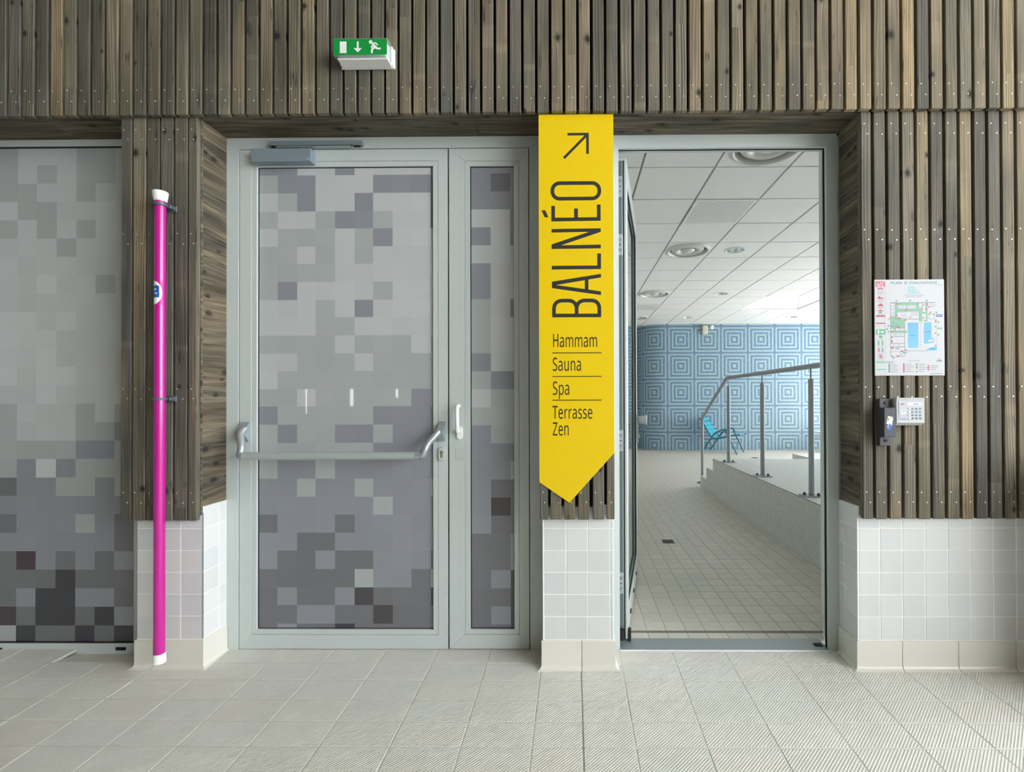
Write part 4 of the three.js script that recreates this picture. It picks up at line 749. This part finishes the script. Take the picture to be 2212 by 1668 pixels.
// ---------------------------------------------------------------- ceiling of the spa room
const ceiling = structure('ceiling');
const ceilTileM = std(0xe9e9e6, 0.9), gridM = std(0xa9adac, 0.5);
const CXW = 0.5635, CZW = 0.585, CX0 = 0.527, CZ0 = -(3.637 - 2.1526);
const diffuserCells = [[1, -1], [1, 3], [1, 7], [1, 11]], perforated = [[1, 1], [1, 9]], lightCells = [[2, 3], [3, 7], [3, 11], [7, 11]], sky = [[5, 8], [5, 9], [6, 8], [6, 9]];
{
  const has = (list, c, r) => list.some(([a, b]) => a === c && b === r);
  const tileShape = slab(-CXW / 2 + 0.008, CXW / 2 - 0.008, 0, 0.02, -CZW / 2 + 0.008, CZW / 2 - 0.008, 0.002), outer = [];
  const perfTex = drawn(512, 512, (g) => { g.fillStyle = '#ffffff'; g.fillRect(0, 0, 512, 512); g.fillStyle = '#6f7372'; for (let i = 0; i < 22; i++) for (let j = 0; j < 22; j++) g.fillRect(36 + i * 20.6, 36 + j * 20.6, 9, 9); });
  for (let r = -4; r < 19; r++) for (let c = -3; c < 13; c++) {
    const x = CX0 + CXW * (c + 0.5), z = CZ0 - CZW * (r + 0.5);
    if (x > ROOM_R - 0.2 || z > -0.5 || z < -12.8 || has(sky, c, r)) continue;
    if (has(diffuserCells, c, r) || has(lightCells, c, r)) {
      const hole = new THREE.Shape([[-1, -1], [1, -1], [1, 1], [-1, 1]].map(([a, b]) => new THREE.Vector2(a * (CXW / 2 - 0.008), b * (CZW / 2 - 0.008))));
      const h = new THREE.Path(); h.absarc(0, 0, has(diffuserCells, c, r) ? 0.245 : 0.115, 0, Math.PI * 2, true); hole.holes.push(h);
      const g = new THREE.ExtrudeGeometry(hole, { depth: 0.02, bevelEnabled: false, curveSegments: 24 }).rotateX(-Math.PI / 2);
      part('ceiling_tile', g, ceilTileM, ceiling).position.set(x, CEIL, z); continue;
    }
    if (has(perforated, c, r)) {
      const g = tileShape.clone(), p = g.attributes.position, u = g.attributes.uv; for (let i = 0; i < p.count; i++) u.setXY(i, p.getX(i) / CXW + 0.5, p.getZ(i) / CZW + 0.5);
      const holes = [], mz = std(0xe9e9e6, 0.8, 0, { map: perfTex });
      part('perforated_tile', g, mz, ceiling, 'metal ceiling tile with rows of small holes').position.set(x, CEIL - 0.006, z); continue;
    }
    const near = c >= -1 && c < 8 && r < 14 && r >= -2;
    if (near) part('ceiling_tile', tileShape, ceilTileM, ceiling).position.set(x, CEIL - (rnd() * 0.001), z); else outer.push(moved(tileShape, x, CEIL, z));
  }
  part('outer_tiles', join(outer), ceilTileM, ceiling).userData.kind = 'stuff';
  // grid of tee bars, slightly recessed, and the slab above
  for (let c = -3; c <= 13; c++) { const x = CX0 + CXW * c; if (x > ROOM_R) continue; if (c === 6) { part('tee_bar', slab(x - 0.010, x + 0.010, CEIL + 0.014, CEIL + 0.019, CZ0 - CZW * 8, -0.45, 0.001), gridM, ceiling); part('tee_bar', slab(x - 0.010, x + 0.010, CEIL + 0.014, CEIL + 0.019, -12.9, CZ0 - CZW * 10, 0.001), gridM, ceiling); } else part('tee_bar', slab(x - 0.010, x + 0.010, CEIL + 0.014, CEIL + 0.019, -12.9, -0.45, 0.001), gridM, ceiling); }
  for (let r = -4; r <= 19; r++) { const z = CZ0 - CZW * r; if (z > -0.45 || z < -12.9) continue; if (r === 9) { part('tee_bar', slab(-1.2, CX0 + CXW * 5, CEIL + 0.0142, CEIL + 0.0192, z - 0.010, z + 0.010, 0.001), gridM, ceiling); part('tee_bar', slab(CX0 + CXW * 7, ROOM_R, CEIL + 0.0142, CEIL + 0.0192, z - 0.010, z + 0.010, 0.001), gridM, ceiling); } else part('tee_bar', slab(-1.2, ROOM_R, CEIL + 0.0142, CEIL + 0.0192, z - 0.010, z + 0.010, 0.001), gridM, ceiling); }
  const sx0 = CX0 + CXW * 5, sx1 = CX0 + CXW * 7, sz1 = CZ0 - CZW * 8, sz0 = CZ0 - CZW * 10, roofM = wallPaintM, T0 = CEIL + 0.35, T1 = CEIL + 0.55;
  part('roof_slab', slab(-1.3, sx0, T0, T1, -13.2, -0.3, 0.002), roofM, ceiling); part('roof_slab', slab(sx1, ROOM_R + 0.2, T0, T1, -13.2, -0.3, 0.002), roofM, ceiling);
  part('roof_slab', slab(sx0, sx1, T0, T1, sz1, -0.3, 0.002), roofM, ceiling); part('roof_slab', slab(sx0, sx1, T0, T1, -13.2, sz0, 0.002), roofM, ceiling);
  const shaftM = std(0xe6dcda, 0.85);
  for (const [a, b, c, d] of [[sx0 - 0.02, sx0, sz0, sz1], [sx1, sx1 + 0.02, sz0, sz1], [sx0, sx1, sz0 - 0.02, sz0], [sx0, sx1, sz1, sz1 + 0.02]]) part('skylight_shaft', slab(a, b, CEIL, T1 + 0.05, c, d, 0.002), shaftM, ceiling);
}
part('added_skylight_diffuser', slab(CX0 + CXW * 5, CX0 + CXW * 7, CEIL + 0.602, CEIL + 0.61, CZ0 - CZW * 10, CZ0 - CZW * 8, 0.001), phys({ color: 0xffffff, roughness: 1, transmission: 0.6, thickness: 0 }), ceiling, 'added opal panel that spreads the sun in the skylight well');  // added panel, blocks the sharp sun patch under the skylight
function diffuserAt(c, r, label) {
  const t = thing('air_diffuser', label, 'air vent', [CX0 + CXW * (c + 0.5), CEIL, CZ0 - CZW * (r + 0.5)], 0, 'round air diffusers in the spa ceiling');
  return t;
}
{
  const metal = std(0xd9d8d2, 0.4, 0.1), first = diffuserAt(1, -1, 'large round ceiling diffuser cut off by the top of the doorway');
  part('outer_ring', lathe([[0.262, -0.001], [0.262, -0.008], [0.236, -0.020], [0.226, -0.016], [0.222, 0.02], [0.224, 0.06]], 48), metal, first);
  part('middle_cone', lathe([[0.188, 0.012], [0.186, 0.004], [0.150, -0.018], [0.108, -0.004], [0.105, 0.03]], 48), metal, first);
  part('inner_cone', lathe([[0.080, 0.002], [0.074, -0.010], [0.045, -0.026], [0, -0.028]], 40), metal, first);
  part('throat', lathe([[0.25, 0.022], [0.22, 0.10], [0, 0.11]], 40), std(0x35332e, 0.8), first);
  const places = [[1, 3, 'round ceiling diffuser nearest the perforated tile, second from the doorway'], [1, 7, 'round ceiling diffuser third from the doorway, beside the open door leaf'], [1, 11, 'farthest round ceiling diffuser, just above the curved mosaic corner']];
  for (const [c, r, label] of places) { const d = first.clone(); d.name = numbered('air_diffuser'); d.userData = { ...first.userData, label }; d.position.set(CX0 + CXW * (c + 0.5), CEIL, CZ0 - CZW * (r + 0.5)); scene.add(d); }
}
{
  const first = thing('downlight', 'recessed round downlight nearest the doorway in the spa ceiling', 'downlight', [CX0 + CXW * 2.5, CEIL, CZ0 - CZW * 3.5], 0, 'recessed downlights in the spa ceiling');
  part('rim', lathe([[0.122, -0.001], [0.122, -0.006], [0.104, -0.008], [0.100, 0.004]], 40), std(0xf0f0ee, 0.4), first);
  part('reflector', lathe([[0.100, 0.004], [0.092, 0.04], [0.070, 0.085], [0, 0.09]], 40), std(0xd5dde2, 0.12, 0.9), first);
  part('lamp_tube', join([rod(-0.03, 0.055, 0, 0.010, 0.10, 'z', 14), rod(0.03, 0.055, 0, 0.010, 0.10, 'z', 14)]), std(0xf4f6f6, 0.4), first);
  for (const [c, r, label] of [[3, 7, 'recessed round downlight in mid ceiling, second from the doorway'], [3, 11, 'recessed round downlight above the wall sensor near the mosaic wall'], [7, 11, 'recessed round downlight just beyond the skylight well']]) { const d = first.clone(); d.name = numbered('downlight'); d.userData = { ...first.userData, label }; d.position.set(CX0 + CXW * (c + 0.5), CEIL, CZ0 - CZW * (r + 0.5)); scene.add(d); }
}

// ---------------------------------------------------------------- raised platform with three steps, and a low block beyond
const finM = dataMap(256, 256, (i, j) => { const e = i % 32 < 3 || j % 32 < 3, n = hash(Math.floor(i / 32), Math.floor(j / 32)); const k = e ? 196 : 226 + 12 * (n - 0.5); return [k, k * 1.0, k * 0.985]; }, { rx: 1 / 0.2, ry: 1 / 0.2 });
const platM = std(0xe9ecea, 0.5, 0, { map: finM });
const platform = structure('platform');
{
  const XW = 1.753, top = 0.4525, z0 = -3.86;
  part('deck', slab(XW, ROOM_R, -0.02, top, z0, -0.46, 0.003), platM, platform);
  part('step', slab(XW, ROOM_R, -0.02, top - 0.150, z0 - 0.295, z0 + 0.01, 0.003), platM, platform); part('step', slab(XW, ROOM_R, -0.02, top - 0.300, z0 - 0.59, z0 - 0.285, 0.003), platM, platform);
  part('edge_trim', slab(XW - 0.002, XW + 0.004, top - 0.003, top + 0.002, z0, -0.46, 0.0008), std(0x6f675c, 0.5), platform);
  const low = structure('spa_step');
  part('block', slab(4.16, ROOM_R, -0.02, 0.165, -6.95, -5.2, 0.003), platM, low);
}

// ---------------------------------------------------------------- handrail
{
  const X = 1.85, deck = 0.4525, railY = 1.462, t = thing('handrail', 'grey tubular steel handrail on posts along the raised platform edge', 'handrail', [X, 0, -3.58]);
  const steel = std(0x9aa1a6, 0.4, 0.15);
  const zs = [-3.5468, -2.5270, -1.5731], zo = -3.58;
  zs.push(zs[2] + 1.02);
  for (const z of zs) {
    const p = part('post', rod(0, (deck + railY - 0.1) / 2, z - zo, 0.0205, railY - 0.1 - deck, 'y', 20), steel, t);
    part('stem', rod(0, railY - 0.06, z - zo, 0.007, 0.1, 'y', 12), steel, t);
    const f = part('base_plate', slab(-0.075, 0.075, deck, deck + 0.008, z - zo - 0.055, z - zo + 0.055, 0.002), steel, t);
    for (const s of [-1, 1]) part('bolt', lathe([[0, 0.022], [0.006, 0.020], [0.012, 0.010], [0.012, 0], [0, 0]], 14).translate(s * 0.045, deck + 0.008, z - zo + s * 0.02), std(0x3c4148, 0.5), t);
  }
  const zf = -4.705 - zo;
  part('top_rail', tube([[0, 0.012, zf], [0, 0.935, zf], [0, railY, zs[0] - zo - 0.05], [0, railY, 3.1]], 0.0205, 120, 16, 0.06), steel, t);
  part('base_plate', slab(-0.075, 0.05, 0.001, 0.009, zf - 0.05, zf + 0.05, 0.002), steel, t);
  part('bolt', lathe([[0, 0.022], [0.006, 0.020], [0.012, 0.010], [0.012, 0], [0, 0]], 14).translate(-0.045, 0.009, zf), std(0x3c4148, 0.5), t);
}

// ---------------------------------------------------------------- turquoise lounge chair
{
  const t = thing('lounge_chair', 'turquoise metal lounge chair with slatted seat and back by the mosaic wall', 'chair', [3.15, 0, -8.78], -0.61);
  const m = phys({ color: 0x056e80, roughness: 0.35, clearcoat: 0.4 }), mp = phys({ color: 0x089fb8, roughness: 0.4, clearcoat: 0.3 }), W = 0.27;
  for (const s of [-1, 1]) {
    const z = s * W;                                                      // local x forward, z across
    part('leg', tube([[-0.12, 0.0, z], [0.17, 0.44, z]], 0.0155, 8, 10), m, t);
    part('leg', tube([[0.66, 0.0, z], [0.42, 0.50, z]], 0.0155, 8, 10), m, t);
    part('armrest', tube([[0.15, 0.40, z], [0.20, 0.455, z], [0.38, 0.535, z], [0.42, 0.53, z], [0.46, 0.45, z]], 0.0155, 24, 10), m, t);
    part('side_rail', tube([[-0.19, 0.775, z * 0.85], [-0.13, 0.71, z * 0.86], [0.06, 0.40, z * 0.88], [0.14, 0.325, z * 0.88], [0.24, 0.325, z * 0.88], [0.66, 0.425, z * 0.88], [0.72, 0.415, z * 0.86]], 0.0155, 48, 10), m, t);
    part('brace', tube([[0.20, 0.455, z], [0.33, 0.35, z * 0.9]], 0.008, 6, 8), m, t);
    part('foot_cap', rod(s > 0 ? -0.12 : -0.12, 0.006, z, 0.013, 0.012, 'y', 12), std(0xb9bdb6, 0.6), t); part('foot_cap', rod(0.66, 0.006, z, 0.013, 0.012, 'y', 12), std(0xb9bdb6, 0.6), t);
  }
  const slatAt = (name, x, y, len, ang) => { const g = slab(-len / 2, len / 2, -0.007, 0.007, -W * 0.85, W * 0.85, 0.002); const o = part(name, g, mp, t); o.position.set(x, y, 0); o.rotation.z = ang; };
  for (const [x, y, a] of [[-0.145, 0.735, -0.95], [-0.085, 0.64, -1.02], [-0.032, 0.553, -1.02], [0.021, 0.466, -1.02], [0.072, 0.385, -0.98]]) slatAt('back_slat', x, y + 0.004, 0.088, a);
  for (const [x, y, a] of [[0.20, 0.327, 0.03], [0.30, 0.342, 0.22], [0.39, 0.364, 0.235], [0.48, 0.385, 0.235], [0.57, 0.407, 0.22], [0.66, 0.424, 0.05]]) slatAt('seat_slat', x, y + 0.006, 0.082, a);
}
// ---------------------------------------------------------------- wall sensor, smoke detector, table edge, floor drains
{
  const x = 3.1070, y0 = 2.7254, t = thing('wall_sensor', 'cream rectangular sensor box high on the mosaic wall under the ceiling', 'sensor', [x, y0, -9.149]);
  part('housing', new RoundedBoxGeometry(0.125, 0.20, 0.10, 3, 0.018).translate(0, 0.1, 0.05), std(0xd9d2bd, 0.5), t); part('lens', slab(-0.052, 0.052, 0.098, 0.103, 0.092, 0.1015, 0.001), std(0xa89f88, 0.5), t);
  const d = thing('smoke_detector', 'small white round detector beside the cream wall sensor', 'detector', [3.2808, 2.8987, -9.149]);
  part('base', lathe([[0, 0], [0.052, 0], [0.052, 0.02], [0.045, 0.035], [0.03, 0.05], [0, 0.052]], 28).rotateX(Math.PI / 2), std(0xeeeeec, 0.4), d); part('eye', rod(0.008, -0.008, 0.052, 0.008, 0.004, 'z', 12), std(0x55585c, 0.4), d);
  const tb = thing('side_table', 'pale two-shelf side table partly hidden by the right door jamb', 'table', [5.80, 0, -8.62]);
  const tm = std(0xe6e3d8, 0.5);
  part('table_top', slab(-0.27, 0.4, 0.420, 0.455, -0.25, 0.25, 0.005), tm, tb); part('shelf', slab(-0.27, 0.4, 0.300, 0.325, -0.25, 0.25, 0.005), tm, tb);
  for (const [a, b] of [[0.3, -0.2], [0.3, 0.2], [0.0, -0.2], [0.0, 0.2]]) part('leg', slab(a - 0.015, a + 0.015, 0, 0.42, b - 0.015, b + 0.015, 0.002), tm, tb);
  const drain = (px, pz, wide, label) => {
    const g = thing('floor_drain', label, 'drain', [px, 0.0006, pz]), dm = std(0x54524c, 0.45, 0.5);
    part('pan', slab(-wide, wide, -0.01, 0.0005, -wide, wide, 0.001), std(0x1c1b19, 0.7), g);
    for (const [a, b, c, d2] of [[-wide, wide, -wide, -wide + 0.008], [-wide, wide, wide - 0.008, wide], [-wide, -wide + 0.008, -wide, wide], [wide - 0.008, wide, -wide, wide]]) part('rim', slab(a, b, 0, 0.002, c, d2, 0.0005), dm, g);
    for (let k = 0; k < 5; k++) { const x = -wide + 0.008 + (k + 0.75) * ((2 * wide - 0.016) / 5.5); part('bar', slab(x - 0.004, x + 0.004, 0, 0.002, -wide + 0.008, wide - 0.008, 0.0005), dm, g); }
  };
  drain(0.8016, -1.9074, 0.048, 'small square metal floor drain in the sloping spa floor near the open door');
  drain(3.7045, -7.6322, 0.06, 'far floor drain beyond the raised platform');
}

// ================================================================ rest of the pool hall (outside the frame, closes the room)
const cladM = std(0x6a6152, 0.85);
const HL = -7.0, HR = 6.0, HB = 9.2, HT = 5.4;
part('wall_plaster', slab(HL - 0.2, -3.28, -0.3, 2.52, -0.3, 0.02, 0.002), wallPaintM, wall);
const wallLeft = structure('wall_left'); part('plaster', slab(HL - 0.25, HL, -0.5, HT, -0.3, HB, 0.002), cladM, wallLeft);
const ceiling2 = structure('ceiling_001'); part('deck', slab(HL - 0.25, HR + 0.25, HT, HT + 0.25, -0.3, HB + 0.25, 0.002), std(0xa39d92, 0.85), ceiling2);
const wallRight = structure('wall_right');
part('parapet', slab(HR, HR + 0.25, -0.5, 0.9, -0.3, HB, 0.002), wallPaintM, wallRight); part('lintel', slab(HR, HR + 0.25, 4.9, HT, -0.3, HB, 0.002), wallPaintM, wallRight);
part('plaster', slab(HR, HR + 0.25, 0.9, 4.9, -0.3, 0.2, 0.002), wallPaintM, wallRight); part('plaster', slab(HR, HR + 0.25, 0.9, 4.9, HB - 0.3, HB, 0.002), wallPaintM, wallRight);
for (let k = 1; k < 6; k++) part('mullion', slab(HR + 0.06, HR + 0.14, 0.9, 4.9, 0.2 + k * 1.45 - 0.03, 0.2 + k * 1.45 + 0.03, 0.003), aluM, wallRight);
const wallRear = structure('wall_rear');
part('parapet', slab(HL, HR, -0.6, 0.85, HB, HB + 0.25, 0.002), cladM, wallRear); part('lintel', slab(HL, HR, 4.9, HT, HB, HB + 0.25, 0.002), cladM, wallRear);
part('plaster', slab(HL, -6.72, 0.85, 4.9, HB, HB + 0.25, 0.002), cladM, wallRear);
for (const x of [-6.55, -5.4, -4.3]) part('plaster', slab(x, x + 0.95, 0.85, 4.9, HB, HB + 0.25, 0.002), cladM, wallRear);
part('plaster', slab(-6.8, HR, 1.48, 4.9, HB + 0.001, HB + 0.249, 0.002), cladM, wallRear); part('plaster', slab(-3.36, HR, 0.85, 1.5, HB, HB + 0.25, 0.002), cladM, wallRear);
{
  const h = thing('hedge', 'clipped green hedge outside the narrow windows behind the camera', 'hedge', [-5.2, -0.4, 10.6]), blobs = [];
  for (let i = 0; i < 60; i++) { const b = new THREE.IcosahedronGeometry(0.22 + 0.1 * rnd(), 1); b.translate((rnd() - 0.5) * 4.4, 0.1 + rnd() * 1.3, (rnd() - 0.5) * 0.5); blobs.push(b); }
  part('foliage', join(blobs), std(0x6d8a4c, 0.9), h);
}
{
  const c = thing('added_shade_cabinet', 'added dark blue cabinet out of view, there to shade the tiled wall at the right edge', 'cabinet', [2.36, -0.02, 0.24]);  // added out of view to darken the lower right of the wall
  const navy = std(0x16243a, 0.55);
  part('body', slab(-0.24, 0.24, 0.0, 0.97, -0.17, 0.15, 0.006), navy, c); part('top', slab(-0.25, 0.25, 0.97, 1.0, -0.17, 0.16, 0.005), navy, c);
}

scene.traverse((o) => { if (o.isMesh) { o.castShadow = true; o.receiveShadow = true; } if (o.isLight) o.castShadow = true; });
renderer.render(scene, camera);
